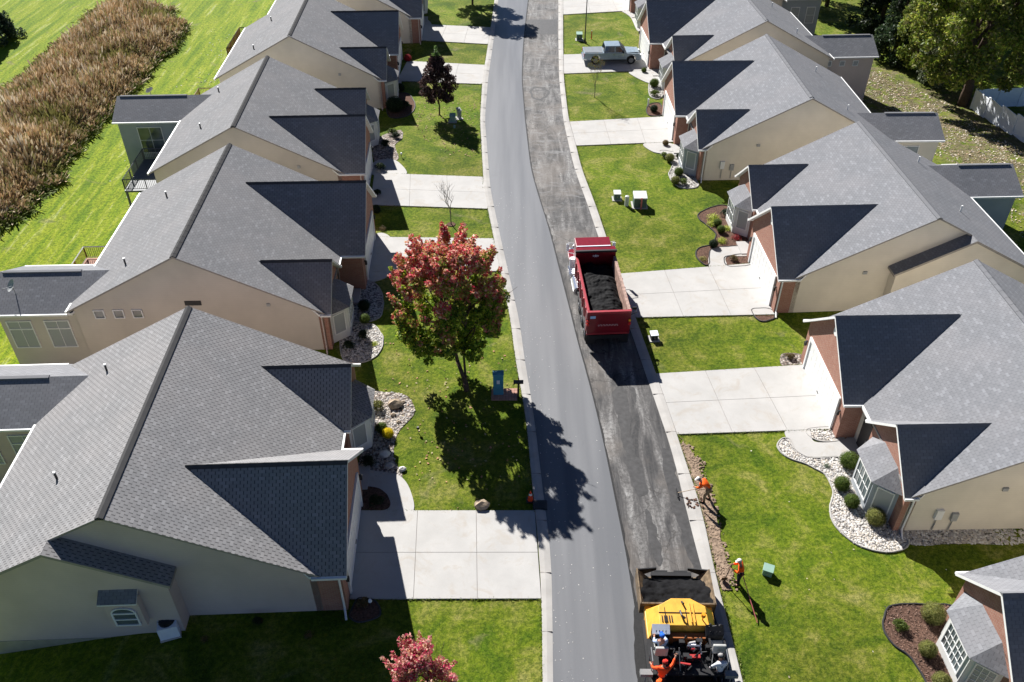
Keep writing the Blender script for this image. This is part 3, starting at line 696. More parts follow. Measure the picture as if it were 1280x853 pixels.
    if deck:
        u0_,u1_,v0_,v1_,zf,mt=deck
        m=mb(); m.box((u0_,v0_,zf-.15),(u1_,v1_,zf)); d=m.build('deck',M[mt],root)
        for u,v in ((u0_+.1,v0_+.1),(u0_+.1,v1_-.1),((u0_+u1_)/2,v0_+.1)):
            m=mb(); m.box((u-.07,v-.07,B),(u+.07,v+.07,zf-.15)); m.build('deck_post',M[mt],d)
        def rail(a,b):
            m=mb(); a=Vector((*a,zf)); b=Vector((*b,zf)); n=max(2,int((b-a).length/.14))
            up=Vector((0,0,.95)); m.tube(a+up,b+up,.045,n=4,m=1); m.tube(a+up*.12,b+up*.12,.03,n=4,m=1)
            for i in range(n+1):
                q=a+(b-a)*i/n; m.tube(q+up*.12,q+up,.018 if i%12 else .05,n=4,m=0)
            m.build('railing',[M['wood_red'] if mt!='greypaint' else M['greypaint'],M['white'] if mt=='wood_red' else M[mt]],d)
        e=.06
        rail((u0_+e,v0_+e),(u0_+e,v1_-e)); rail((u0_+e,v0_+e),(u1_-e,v0_+e)); rail((u0_+e,v1_-e),(u1_-e,v1_-e))
    return root,T
def dish(root,T,u,v,z,name='satellite_dish'):
    m=MB(T); n=14; c=Vector((u,v,z+.55)); q=Vector((-.5,.45,.55)).to_track_quat('Z','Y')
    m.tube((u,v,z-.05),(u,v,z+.45),.03,n=6)
    rings=[]
    for k in range(4):
        r=.34*k/3; rings.append([c+q@Vector((r*math.cos(2*math.pi*i/n),r*1.15*math.sin(2*math.pi*i/n),r*r*.9)) for i in range(n)])
    for k in range(3):
        for i in range(n):
            j=(i+1)%n; m.poly([tuple(rings[k][i]),tuple(rings[k][j]),tuple(rings[k+1][j]),tuple(rings[k+1][i])] if k else [tuple(rings[0][i]),tuple(rings[1][j]),tuple(rings[1][i])])
    m.tube(tuple(c),tuple(c+q@Vector((0,-.3,.4))),.015,n=5); m.ball(tuple(c+q@Vector((0,-.3,.42))),.05,1)
    m.build(name,M['acgrey'],root)
rLA,TLA=house('LA','tan house with an arched gable window and the shaded driveway, nearest of the western row','taupe','shingle_w',bump=True)
rLB,TLB=house('LB','tan house with three small square windows high in its gable wall','tan','shingle',sunwin='two',ub=16.2,sw=(13.526-2.55,2.55),us=20.9,deck=(-19.8,-16.0,3.0,6.6,.1,'wood_red'))
rLC,TLC=house('LC','tan house with a blue grey sunroom and satellite dish beside the tall reeds','tan','shingle',swall='greysid',sunwin='one',ub=15.6,us=21.2,deck=(-19.3,-15.3,3.2,8.7,-.1,'greypaint'))
rLD,TLD=house('LD','tan house whose driveway lies behind the dark purple tree','tan2','shingle',us=0,ub=15.8,deck=(-18.9,-15.7,9.2,12.2,-.3,'wood_pale'))
rLE,TLE=house('LE','western house farthest up the street, cut by the top edge of the photo','tan2','shingle',us=0,deck=(-19.9,-16.0,-4.3,2.,.3,'wood_dk'))
rRB,TRB=house('RB','tan house behind the white gravel bed with four clipped round shrubs','tan2','shingle_b',bay='grey',sunwin='tall')
rRC,TRC=house('RC','beige house whose driveway meets the red dump truck','tan2','shingle_b',bump=True,us=19.9,swall='greysid',sunwin=None)
rRD,TRD=house('RD','beige house behind the green transformer boxes on the lawn','tan2','shingle_b',bay='grey',us=20.1,sunwin='one',sw=(13.43-2.9,2.45),swall='tan2',deck=(-18.5,-15.5,3.2,6.8,.1,'wood_red'))
rRE,TRE=house('RE','tan house with the silver pickup in its driveway','tan','shingle_b',us=20.8,sunwin='three',sw=(13.12-3.2,2.45),swall='taupe')
rRF,TRF=house('RF','eastern house cut by the top edge, with a tall dark grey rear wall','tan','shingle_b',us=20.8,sunwin='tall',sw=(13.1-3.2,2.45),swall='greysid')
rRA,TRA=house('RA','house at the bottom right corner with gridded bay windows over a mulch bed','tan2','shingle_b',us=0)
# roof dishes, fixed to the sunroom roofs
def sunz(v,cv): return 4.33-.5*abs(v-cv)
dish(rLB,TLB,-19.6,12.3,sunz(12.3,10.98)); dish(rLC,TLC,-19.0,13.0,sunz(13.0,11.4))
# ------------------------------------------------------------------ vegetation
def cols(n,pal,var=.25):
    pal=np.array(pal); i=rng.integers(0,len(pal),n); return pal[i]*rng.uniform(1-var,1+var,(n,1))
def leaf_template(name,P,Nr,size,C,mat=None,**k):
    o=quads_mesh(name,leafquads(P,Nr,size,**k),C,mat or M['leaf']); return o
GREEN=[(.06,.10,.015),(.10,.14,.025),(.14,.18,.035)]
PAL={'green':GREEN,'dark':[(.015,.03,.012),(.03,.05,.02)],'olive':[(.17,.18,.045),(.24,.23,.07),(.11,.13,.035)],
 'lime':[(.45,.52,.07),(.60,.62,.14),(.28,.38,.04)],'yellow':[(.75,.58,.01),(.62,.48,.01)],'brown':[(.16,.11,.05),(.24,.17,.08),(.10,.09,.03)],
 'red':[(.35,.03,.03),(.25,.02,.04)],'grey':[(.14,.18,.13),(.22,.26,.19)],'burgundy':[(.05,.015,.02),(.09,.025,.03)],'tanplant':[(.38,.33,.12),(.25,.26,.07)]}
BM={}
def bush_mesh(kind,form):
    key=(kind,form)
    if key not in BM:
        n={'ball':2600,'loose':1300,'spiky':420}[form]
        d=rng.normal(0,1,(n,3)); d[:,2]=np.abs(d[:,2])*.9 if form!='ball' else d[:,2]; d/=np.linalg.norm(d,axis=1,keepdims=True)
        if form=='ball':
            r=rng.uniform(.88,1.03,(n,1)); P=d*r; 
            b=np.array([1+.07*mnoise.noise(Vector(q)*2.5) for q in P])[:,None]; P=P*b; size=.055; ja=.7
        elif form=='loose':
            lob=rng.normal(0,1,(9,3)); lob[:,2]=np.abs(lob[:,2]); lob/=np.linalg.norm(lob,axis=1,keepdims=True); lob*=.48
            k=rng.integers(0,9,n); P=lob[k]+d*rng.uniform(.3,.55,(n,1)); size=.10; ja=1.
        else:
            P=d*rng.uniform(.25,1.,(n,1)); P[:,2]*=.8; size=.16; ja=.5
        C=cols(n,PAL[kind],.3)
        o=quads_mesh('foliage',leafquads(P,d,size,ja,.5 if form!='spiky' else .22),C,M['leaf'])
        me=o.data; bpy.data.objects.remove(o)
        b=MB()
        if form=='ball': b.ball((0,0,0),.88,2,0,.12)
        else: b.tube((0,0,-.5),(0,0,.3),.07,.03,6); b.tube((0,0,-.2),(.3,.1,.4),.04,.02,5); b.tube((0,0,-.2),(-.25,-.15,.4),.04,.02,5)
        so=b.build('stem',M['bark'] if form!='ball' else plain('bush core '+kind,tuple(np.array(PAL[kind][0])*.6),.9,.1)); sme=so.data; bpy.data.objects.remove(so)
        BM[key]=(me,sme)
    return BM[key]
def bush(px,py,rpx,kind,form,label,group=None,sq=.92,cat='shrub'):
    # radius in metres from its size in the photograph
    p=at(px,py,.4); sc_=F/((CAMH-.4)/-ray(px,py).z) ; r=rpx/sc_; p=at(px,py,r*.8)
    g=gz(p.x,p.y)
    me,sme=bush_mesh(kind,form)
    root=empty('shrub',(p.x,p.y,g+.03),random.uniform(0,6),label=label,cat=cat,group=group)
    zc={'ball':r*sq*.86,'loose':r*.25,'spiky':.03}[form]
    for nm,mm in (('foliage',me),('stem',sme)):
        o=link(nm,mm,root,(0,0,zc)); o.scale=(r,r,r*sq)
    return root
gB='clipped shrubs in the white gravel bed'
for a in [
 (1062,576,12.5,'green','ball','largest clipped round shrub, beside the concrete walk in the white gravel',gB),
 (1053,605,10.5,'green','ball','second clipped round shrub down in the white gravel bed',gB),
 (1065,627,10,'green','ball','small clipped round shrub just above the lowest one in the white gravel',gB),
 (1095,647,12.5,'olive','ball','yellowish clipped shrub lowest in the white gravel, by the grey bay wall',gB),
 (1034,581,5,'grey','spiky','small pale plant lying in the white gravel near the walk'),
 (988,444,6.5,'brown','loose','brownish shrub in the stone patch below the dump truck driveway'),
 (1167,767,15,'olive','ball','big speckled round shrub at the brick pier of the corner mulch bed'),
 (1127,781,11,'green','loose','dark loose shrub at the outer end of the corner mulch bed'),
 (1160,812,11.5,'olive','ball','round shrub beside the downspout in the corner mulch bed'),
 (1177,852,12,'olive','ball','shrub cut by the bottom edge in the corner mulch bed'),
 (893,268,10,'lime','spiky','large chartreuse hosta at the top of the brown mulch bed','chartreuse hostas in the brown mulch bed'),
 (890,277,7,'lime','spiky','small faded hosta below the large chartreuse one','chartreuse hostas in the brown mulch bed'),
 (909,283,6.5,'lime','spiky','chartreuse hosta nearest the bay window corner','chartreuse hostas in the brown mulch bed'),
 (903,298,7.5,'lime','spiky','lowest chartreuse hosta, in the middle of the brown mulch bed','chartreuse hostas in the brown mulch bed'),
 (897,279,5.5,'green','ball','upper of two small dark balls between the hostas'),
 (901.5,287,5.5,'green','ball','lower of two small dark balls between the hostas'),
 (908,265,8,'dark','loose','dark bush against the bay wall behind the hostas'),
 (892,305,6,'dark','ball','dark clipped ball standing alone below the hostas'),
 (879,321,6,'tanplant','spiky','straw coloured ornamental grass at the tip of the mulch bed'),
 (921,294,7,'red','spiky','low red leaved plant under the bay window'),
 (917.5,322,6,'brown','loose','brown twiggy shrub in the small mulch patch at the garage pier'),
 (470,506,11,'olive','loose','olive shrub behind the boulder in the stone bed'),
 (477,535,7.5,'green','ball','small clipped ball next to the yellow flowers'),
 (485,542,7.5,'yellow','ball','bright yellow chrysanthemum mound in the stone bed'),
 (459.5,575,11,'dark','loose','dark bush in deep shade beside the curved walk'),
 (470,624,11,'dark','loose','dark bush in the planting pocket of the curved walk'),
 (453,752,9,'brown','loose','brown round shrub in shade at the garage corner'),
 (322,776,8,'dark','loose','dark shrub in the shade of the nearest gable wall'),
 (385,792,8,'brown','spiky','brown withered plant in the shade below the downspout'),
 (255,797,7,'brown','spiky','rusty withered plant beside the air conditioner'),
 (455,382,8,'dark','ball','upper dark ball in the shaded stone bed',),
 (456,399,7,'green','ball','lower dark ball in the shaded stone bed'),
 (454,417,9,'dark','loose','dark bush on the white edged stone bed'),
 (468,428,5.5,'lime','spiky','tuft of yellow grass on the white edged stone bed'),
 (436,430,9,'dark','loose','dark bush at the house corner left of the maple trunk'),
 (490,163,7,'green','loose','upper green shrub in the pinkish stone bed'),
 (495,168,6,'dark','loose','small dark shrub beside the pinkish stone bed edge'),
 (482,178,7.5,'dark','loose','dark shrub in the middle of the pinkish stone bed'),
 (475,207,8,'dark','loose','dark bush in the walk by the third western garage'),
 (471,240,7,'dark','loose','climbing dark bush on the third western garage corner'),
 (493,131,11,'dark','ball','big dark round bush in the shaded bed of the far western house'),
 (505,130,9,'dark','loose','loose bush right of the big dark round one'),
 (500,110,6,'dark','ball','narrow dark clipped bush above the big round one'),
 (513,45,8,'green','ball','dark round bush beside the far western garage'),
 (510,63,5.5,'tanplant','loose','yellowish plant standing above the red flowers'),
 (509.5,73,5,'red','ball','red chrysanthemum mound by the far western driveway'),
 (521,12,10,'burgundy','loose','dark reddish bush near the top edge of the western row'),
 (478,283,6,'brown','spiky','rust coloured tuft on the grass beside the shaded walk'),
 (470,262,6,'dark','ball','dark clipped bush beside the brick garage wall of the western house'),
 (832,179,4,'brown','ball','small brown ball beside the walk of the transformer lawn'),
 (830,192.5,5.5,'green','loose','green shrub at the upper end of the pale stone bed'),
 (837.5,197.5,6,'olive','ball','yellow green ball in the pale stone bed'),
 (848.5,215,6,'green','ball','middle green ball in the pale stone bed'),
 (844.5,226,6,'olive','ball','lowest outer ball in the pale stone bed'),
 (854,226,7,'green','loose','leafy shrub nearest the grey bay in the pale stone bed'),
 (849,195,4,'dark','ball','small dark ball by the grey bay wall'),
 (818,104,6,'green','ball','upper bush in the pale stone ring near the pickup'),
 (819,115,6.5,'green','loose','lower bush in the pale stone ring near the pickup'),
 (817.5,136,5,'dark','ball','small ball bush on the dark bed above the far driveway'),
 (805,88,3.5,'green','ball','tiny shrub at the head of the pickup driveway')]:
    bush(*a)
# tiny solitary hardware in beds: rocks
def rock(px,py,r,label,mt='gravel2'):
    p=at(px,py,0); m=MB(); m.ball((0,0,r*.35),r,2,0,.5,(1,.8,.65)); tag(m.build('boulder',M[mt] if mt in M else mt,loc=(p.x,p.y,.03)),label,'boulder')
BST=plain('boulder stone',(.33,.26,.19),.9,.2,var=.3,scale=4,bump=.5)
rock(494,508,.42,'brown boulder in the middle of the stone bed',BST); rock(491.5,520,.16,'small dark stone below the brown boulder',BST); rock(504,504,.14,'small stone at the upper rim of the stone bed',BST)
rock(481,570,.3,'pale boulder in the shade beside the lawn edge',ST[0]); rock(487,584,.26,'grey boulder in the shade nearest the curved walk',ST[1]); rock(602,634,.38,'pinkish rock at the lawn corner by the driveway',BST); rock(503,588,.2,'white stone on the bed edge beside the curved walk',ST[0])
rock(498.5,529,.13,'small stone beside the lawn edge of the stone bed',BST)
# ---- trees
def limbs(m,base,top,r0,levels,spread,seed,out,k=4,up=.5):
    rnd=random.Random(seed)
    def grow(p,d,l,r,lev):
        q=p+d*l; mid=(p+q)/2+Vector((rnd.uniform(-1,1),rnd.uniform(-1,1),0))*l*.06
        m.tube(p,mid,r,r*.85,7); m.tube(mid,q,r*.85,r*.68,7)
        if lev==0: out.append(q); return
        if lev<levels: out.append(mid)
        for i in range(k if lev>1 else 3):
            a=rnd.uniform(0,6.283); e=rnd.uniform(.35,1.)*spread
            v=Vector((math.cos(a)*e,math.sin(a)*e,0)); nd=(d*(1-.25*e)+v+Vector((0,0,up*.35))).normalized()
            grow(p+(q-p)*rnd.uniform(.65,1),nd,l*rnd.uniform(.62,.85),r*.55,lev-1)
    grow(Vector(base),(Vector(top)-Vector(base)).normalized(),(Vector(top)-Vector(base)).length,r0,levels)
def tree(name,loc,label,cat,trunkfn,P,Nr,C,size,bark='bark',group=None,jit=.9,aspect=.6):
    root=empty(name,loc,label=label,cat=cat,group=group)
    m=MB(); trunkfn(m); m.build('trunk',M[bark],root,smooth=True)
    quads_mesh('crown',leafquads(P,Nr,size,jit,aspect),C,M['leaf'],root)
    return root
def shellpts(n,clumps):
    """leaves in clumps (x,y,z,r), denser outside"""
    c=np.array(clumps); w=c[:,3]**2; k=rng.choice(len(c),n,p=w/w.sum()); d=rng.normal(0,1,(n,3)); d/=np.linalg.norm(d,axis=1,keepdims=True)
    r=rng.uniform(.25,1,(n,1))**.45; d2=d.copy(); P=c[k,:3]+d*r*c[k,3:4]; return P,d2,k
# the red and green maple
mb_=at(583,488)
def maple_crown(n):
    cl=[]; rnd=random.Random(5)
    H0,H1=2.2,8.7
    for i in range(150):
        t=rnd.random(); z=H0+(H1-H0)*t; R_=3.05*math.sin(math.pi*min(1,(.16+.84*t))**.85)**.7 if t<.98 else .4
        R_=3.05*(1-((t-.42)/.62)**2)**.5 if abs((t-.42)/.62)<1 else .3
        a=rnd.uniform(0,6.283); rr=R_*rnd.uniform(.45,1.03); cl.append((rr*math.cos(a),rr*math.sin(a),z+rnd.uniform(-.2,.2),rnd.uniform(.26,.6)))
    for i in range(130):   # upright twigs sticking out on top and on the rim
        a=rnd.uniform(0,6.283); t=rnd.uniform(.15,1); z=H0+(H1-H0)*t; R_=2.75*max(0,1-((t-.42)/.62)**2)**.5; 
        dx,dy=math.cos(a),math.sin(a); L_=rnd.uniform(.5,1.0)
        for q in range(4): s_=q/4*L_; cl.append(((R_+s_*.75)*dx,(R_+s_*.75)*dy,z+s_*.9,.24-.035*q))
    return cl
cl=maple_crown(0); n=54000
P,D,k=shellpts(n,cl); hh=(P[:,2]-2.2)/6.5
P[:,0]-=.85; P[:,1]+=1.6
pink=np.array([(.66,.20,.17),(.78,.42,.34),(.66,.05,.10),(.72,.48,.34),(.50,.10,.08),(.60,.36,.12)]); gr=np.array([(.06,.12,.010),(.13,.23,.014),(.25,.36,.025),(.42,.46,.05)]); bz=np.array([(.42,.24,.09),(.48,.20,.12),(.38,.34,.08),(.30,.36,.05)])
ck=rng.normal(0,.25,len(cl))[k]+rng.normal(0,.07,n); rad=np.hypot(P[:,0],P[:,1])/3.
u=hh*1.0+ck+.12*(rad-.7)+.03*P[:,1]
C=np.where((u>.74)[:,None],pink[rng.integers(0,6,n)],np.where((u>.56)[:,None],bz[rng.integers(0,4,n)],gr[rng.integers(0,4,n)]))*rng.uniform(.75,1.25,(n,1))
def mt_(m):
    out=[]; m.tube((0,0,-.2),(-.02,.02,.6),.18,.15,9); limbs(m,(-.02,.0,.5),(-.75,.9,3.2),.13,3,.75,3,out,4); limbs(m,(0,0,.5),(.0,.9,3.4),.075,3,.75,8,out,4)
tree('maple_tree',(mb_.x,mb_.y,0),'round maple with pink red top leaves over green ones, beside the fresh lane','tree',mt_,P,D*.6,C,.10,group=None)
# foreground red tree at the bottom edge
b2=at(529,898)
cl=[]; rnd=random.Random(9)
for i in range(60):
    a=rnd.uniform(0,6.283); t=rnd.random(); z=1.3+3.0*t; R_=1.35*math.sqrt(max(.05,1-((t-.4)/.62)**2)); rr=R_*rnd.uniform(.3,1); cl.append((rr*math.cos(a),rr*math.sin(a),z,rnd.uniform(.22,.4)))
for i in range(34):
    a=rnd.uniform(0,6.283); rr=rnd.uniform(.1,1.1); z=4.0-.7*rr
    for q in range(4): cl.append((rr*math.cos(a)*(1+.12*q),rr*math.sin(a)*(1+.12*q),z+.2*q,.17-.025*q))
P,D,k=shellpts(11000,cl); pk=np.array([(.58,.12,.17),(.72,.38,.33),(.55,.05,.13),(.70,.44,.34),(.45,.24,.12)]); g2=np.array([(.22,.32,.03),(.14,.22,.03)])
ug=(P[:,2]<1.9+.7*rng.random(len(P)))
C=np.where(ug[:,None],g2[rng.integers(0,2,len(P))],pk[rng.integers(0,5,len(P))])*rng.uniform(.75,1.25,(len(P),1))
def t2(m):
    out=[]; limbs(m,(0,0,-.2),(.03,.02,1.5),.06,3,.7,2,out,4)
tree('red_leaved_tree',(b2.x,b2.y,0),'small pink and crimson tree cut by the bottom edge of the lawn','tree',t2,P,D*.6,C,.075)
# dark purple tree
b3=at(549,144)
cl=[]; rnd=random.Random(4)
for i in range(190):
    a=rnd.uniform(0,6.283); t=rnd.random(); z=1.5+4.1*t; R_=1.9*(math.sin(math.pi*(t*.86+.14))**.8)*(1-.35*t); rr=R_*rnd.uniform(.35,1); cl.append((rr*math.cos(a),rr*math.sin(a),z,rnd.uniform(.2,.4)))
for q in range(5): cl.append((0,0,5.5+.2*q,.22-.02*q))
P,D,k=shellpts(13000,cl); C=cols(13000,[(.04,.020,.022),(.07,.035,.036),(.025,.014,.016),(.14,.09,.07)],.3); C[P[:,2]>5.6]=(.12,.2,.05)
tree('purple_leaved_tree',(b3.x,b3.y,0),'dark purple ornamental pear shaped tree on the western lawn','tree',lambda m:limbs(m,(0,0,-.2),(0,0,1.7),.08,3,.6,6,[],4,1.),P,D*.6,C,.10)
# bare tree, sapling
b4=at(564,281)
root=empty('bare_tree',(b4.x,b4.y,0),label='leafless young tree in front of a concrete driveway',cat='tree'); m=MB(); limbs(m,(0,0,-.1),(.0,0,1.35),.045,4,.8,12,[],3,.9); m.build('trunk',M['bark_g'],root)
m=MB(); m.tube((0,0,.0),(0,0,.05),.35,.3,14); m.build('mulch_ring',M['mulch'],root)
b5=at(743,122); tips=[]
m=MB(); limbs(m,(0,0,-.1),(0,0,1.5),.035,3,.55,5,tips,3,1.3)
root=empty('sapling',(b5.x,b5.y,0),label='thin sapling with a few leaves on the lawn below the pickup',cat='tree'); m.build('trunk',M['bark_g'],root)
tp=np.array([tuple(t) for t in tips]); k=rng.integers(0,len(tp),260); P=tp[k]+rng.normal(0,.13,(260,3)); quads_mesh('crown',leafquads(P,rng.normal(0,1,(260,3)),.06),cols(260,[(.16,.20,.04),(.25,.18,.05)]),M['leaf'],root)
# large trees, eastern edge
def bigtree(name,px,loc,h0,h1,Rr,n,pal,label,seed,size=.16,bark='bark',tr=.32,k=3,cl_r=(.7,1.3),shape='round',nc=90,group=None):
    p=loc; rnd=random.Random(seed); cl=[]
    for i in range(nc):
        a=rnd.uniform(0,6.283); t=rnd.random(); z=h0+(h1-h0)*t
        R_=Rr*math.sqrt(max(.06,1-((t-.45)/.6)**2)) if shape=='round' else Rr*(1.03-t)
        rr=R_*rnd.uniform(.35,1.05)**.6; cl.append((rr*math.cos(a),rr*math.sin(a),z,rnd.uniform(*cl_r)*(1 if shape=='round' else (1.15-t*.8))))
    P,D,kk=shellpts(n,cl); C=cols(n,pal,.25)*(1+.35*rng.normal(0,1,nc)[kk][:,None]*.5).clip(.5,1.7)
    def tf(m):
        if shape=='round':
            out=[]; m.tube((0,0,-.6),(.1,0,h0+.5),tr,tr*.75,10); limbs(m,(.1,0,h0),(.4,.2,h0+(h1-h0)*.4),tr*.7,3,.8,seed,out,4); limbs(m,(.05,0,h0*.8),(-1.2,.3,h0+(h1-h0)*.35),tr*.5,3,.8,seed+1,out,4)
        else: m.tube((0,0,-.6),(0,0,h1*.95),tr,.03,8)
    return tree(name,(p[0],p[1],gz(p[0],p[1])),label,'tree',tf,P,D*.5,C,size,bark,group)
gE='trees along the eastern lot line'
DK=[(.10,.15,.018),(.16,.22,.028),(.26,.32,.04),(.38,.38,.08)]
bt=at(1207,120,-.5)
bigtree('shade_tree',0,(bt.x+.3,bt.y+.6),3.2,14.5,6.6,42000,DK+[(.16,.15,.06)],'huge dark green shade tree with a thick trunk beside the white fence',21,.19,tr=.55,nc=210,cl_r=(.6,1.15),group=gE)
p=at(1118,66,-1.2); bigtree('spruce_tree',0,(p.x,p.y),.4,9.5,3.2,14000,[(.02,.04,.02),(.035,.06,.025),(.05,.075,.03)],'dark spruce left of the other lot line trees',22,.16,shape='cone',nc=110,cl_r=(.5,.9),group=gE)
p=at(1150,78,-1.); bigtree('yellow_green_tree',0,(p.x,p.y),.8,8.0,3.0,15000,[(.20,.26,.04),(.30,.32,.07),(.12,.18,.03)],'bright yellow green tree between the spruce and the huge shade tree',23,.16,nc=80,tr=.16,cl_r=(.5,.9),group=gE)
p=at(1178,95,-.8); bigtree('grey_green_bush_tree',0,(p.x,p.y),.4,5.0,2.6,11000,[(.18,.22,.12),(.28,.32,.2),(.10,.13,.06)],'grey green bushy tree leaning out under the huge shade tree',24,.13,nc=60,tr=.12,cl_r=(.4,.8),group=gE)
p=at(1100,32,-1.2); bigtree('dark_pine_tree',0,(p.x,p.y),.4,9,3.2,12000,[(.025,.045,.02),(.045,.065,.025)],'dark pine nearest the top edge at the eastern lot line',25,.16,shape='cone',nc=100,cl_r=(.5,1.),group=gE)
for i,(x,y,h,lab) in enumerate([(50,98,13,'broad green tree far behind the spruce'),(58,90,14,'tall dark tree behind the white fence yard'),(40,112,12,'far tree beyond the top edge above the grey rear wall'),(54,112,14,'far tall tree beyond the top edge corner')]):
    bigtree('far_tree',0,(x,y),2.0,h,5,14000,DK,lab,40+i,.24,tr=.3,nc=90,group=gE)
# western conifer and top tree
p=at(-3,52,-1.9); bigtree('conifer',0,(p.x,p.y),.3,6.0,2.6,12000,[(.02,.04,.025),(.04,.065,.04),(.055,.085,.05)],'dark conifer at the left edge beyond the reeds',31,.13,shape='cone',nc=90,cl_r=(.4,.8))
bigtree('street_tree',0,(-4.8,106.6),2.0,8.8,3.2,20000,DK,'street tree by the top edge whose shadow falls on the road',32,.14,tr=.14,nc=80,cl_r=(.45,.85))
bigtree('yard_shrub_tree',0,(-24.6,98.5),.3,2.6,1.5,4000,PAL['dark'],'dark shrub behind the farthest western house',33,.12,tr=.06,nc=20,cl_r=(.35,.6))
# ---- reeds
rp=blob([(-40,262),(0,256),(30,228),(58,205),(92,163),(112,138),(144,108),(174,73),(200,48),(220,34),(228,18),(212,0),(190,-12),(120,-8),(95,15),(62,42),(30,68),(5,92),(-40,130)],1.6,10)
xs=[q[0] for q in rp]; ys=[q[1] for q in rp]; n=95000
X=rng.uniform(min(xs),max(xs),n); Y=rng.uniform(min(ys),max(ys),n); k=inpoly(X,Y,rp); X,Y=X[k],Y[k]; n=len(X)
hm=np.array([mnoise.noise(Vector((a*.22,b*.22,0))) for a,b in zip(X,Y)]); h2=np.array([mnoise.noise(Vector((a*.9,b*.9,5))) for a,b in zip(X,Y)])
# distance to the edge, for lower green fringe
ea=np.array(rp); ds=np.full(n,9.)
for i in range(0,len(ea)):
    ds=np.minimum(ds,np.hypot(X-ea[i,0],Y-ea[i,1]))
hgt=(1.9+.6*hm+.7*h2+rng.uniform(-.5,.5,n))*np.clip(.2+ds*.3,.2,1)*rng.uniform(.6,1.1,n)
zg=np.array([gz(a,b) for a,b in zip(X,Y)])-.05
ang=rng.uniform(0,np.pi,n); wd=rng.uniform(.03,.08,n); dx,dy=np.cos(ang)*wd,np.sin(ang)*wd; lx,ly=rng.normal(0,.4,n)+.15,rng.normal(0,.4,n)-.15
B=np.stack([X,Y,zg],1); V=np.stack([B+np.stack([-dx*.5,-dy*.5,0*X],1),B+np.stack([dx*.5,dy*.5,0*X],1),B+np.stack([dx+lx,dy+ly,hgt],1),B+np.stack([-dx+lx,-dy+ly,hgt*.94],1)],axis=1)
pr=np.array([(.50,.35,.20),(.58,.44,.28),(.42,.29,.16),(.66,.54,.38),(.33,.31,.13)]); C=pr[rng.integers(0,5,n)]*rng.uniform(.7,1.2,(n,1))*(1+.4*hm[:,None]).clip(.6,1.4)
pa=(h2+.5*rng.normal(0,.3,n))>.55; C[pa]=np.array([.70,.60,.46])*rng.uniform(.7,1.2,(pa.sum(),1))
ol=(hm+rng.normal(0,.12,n))<-.42; C[ol]=np.array([.30,.28,.10])*rng.uniform(.6,1.3,(ol.sum(),1))
gr_=ds<(.25+.45*rng.random(n)); C[gr_]=np.array([.13,.17,.03])*rng.uniform(.5,1.3,(gr_.sum(),1))
tag(quads_mesh('reeds',V,C,M['reed']),'tall dry brown reeds and grass filling the ditch at the left','reeds',kind='stuff')
# ---- fallen leaves
def litter(poly,n,size,pal,label,z=.02,clump=0):
    xs=[q[0] for q in poly]; ys=[q[1] for q in poly]; X=rng.uniform(min(xs),max(xs),n); Y=rng.uniform(min(ys),max(ys),n); k=inpoly(X,Y,poly)
    if clump: k&=np.array([mnoise.noise(Vector((a*.35,b*.35,2)))+rng.uniform(-.3,.3)>clump for a,b in zip(X,Y)])
    X,Y=X[k],Y[k]; P=np.stack([X,Y,np.array([gz(a,b) for a,b in zip(X,Y)])+z],1); Nr=np.tile([0,0,1.],(len(P),1))
    tag(quads_mesh('fallen_leaves',leafquads(P,Nr,size,.35,.75),cols(len(P),pal,.25),M['reed']),label,'fallen leaves',kind='stuff')
litter(blob([(1095,70),(1160,95),(1215,125),(1290,200),(1290,300),(1240,230),(1180,190),(1120,170),(1085,120)],0,6),9000,.085,[(.5,.42,.32),(.62,.56,.47),(.38,.27,.17)],'pale fallen leaves under the eastern lot line trees',.04,-.12)
litter(blob([(450,440),(520,425),(600,430),(655,470),(660,640),(600,660),(520,600),(480,500)],0,6),330,.07,[(.42,.36,.2),(.5,.25,.15),(.3,.2,.1)],'fallen leaves round the maple trunk',.04)
litter(blob([(525,125),(560,118),(602,125),(604,190),(560,195),(520,160)],0,6),420,.08,[(.32,.2,.11),(.4,.28,.16)],'brown fallen leaves under the dark purple tree',.04)
litter([(11,12),(26,12),(26,24),(17,34),(12,36),(10,26)],60,.05,[(.6,.56,.48),(.5,.42,.3)],'scattered pale leaves on the eastern front lawn',.04)
litter([(-34,60),(-22,60),(-24,105),(-36,105)],1300,.10,[(.6,.62,.5),(.5,.5,.3)],'pale leaves and clippings on the meadow behind the western row',.05,.05)
# ------------------------------------------------------------------ street furniture
# cabinets
PG=plain('pale green cabinet paint',(.24,.38,.31),.6,.4,var=.08); PGD=plain('green cabinet paint',(.09,.14,.12),.6,.4,var=.1); TEAL=plain('teal cabinet paint',(.07,.27,.38),.5,.4,var=.1)  # the darker green has the shade on the transformer's sides put in
def cabinet(px,py,wx,wy,h,label,body,lid,rz=0,pad=True,name='utility_cabinet'):
    p=at(px,py); r=empty(name,(p.x,p.y,gz(p.x,p.y)),rz,label=label,cat='utility box')
    m=MB(); m.box((-wx/2,-wy/2,0),(wx/2,wy/2,h*.82)); m.build('cabinet_body',body,r,bevel=.015)
    m=MB(); m.prism([(-wx/2-.03,-wy/2-.03,h*.8),(-wx/2-.03,-wy/2-.03,h*.88),(-wx/2-.03,wy/2+.03,h),(-wx/2-.03,wy/2+.03,h*.8)],(wx+.06,0,0)); m.build('lid',lid,r,bevel=.01)
    if pad: m=MB(); m.box((-wx/2-.12,-wy/2-.12,-.1),(wx/2+.12,wy/2+.12,.05)); m.build('pad',M['concrete'],r)
    m=MB(); m.box((-.03,-wy/2-.05,h*.4),(.03,-wy/2,h*.55)); m.build('handle',M['steel'],r)
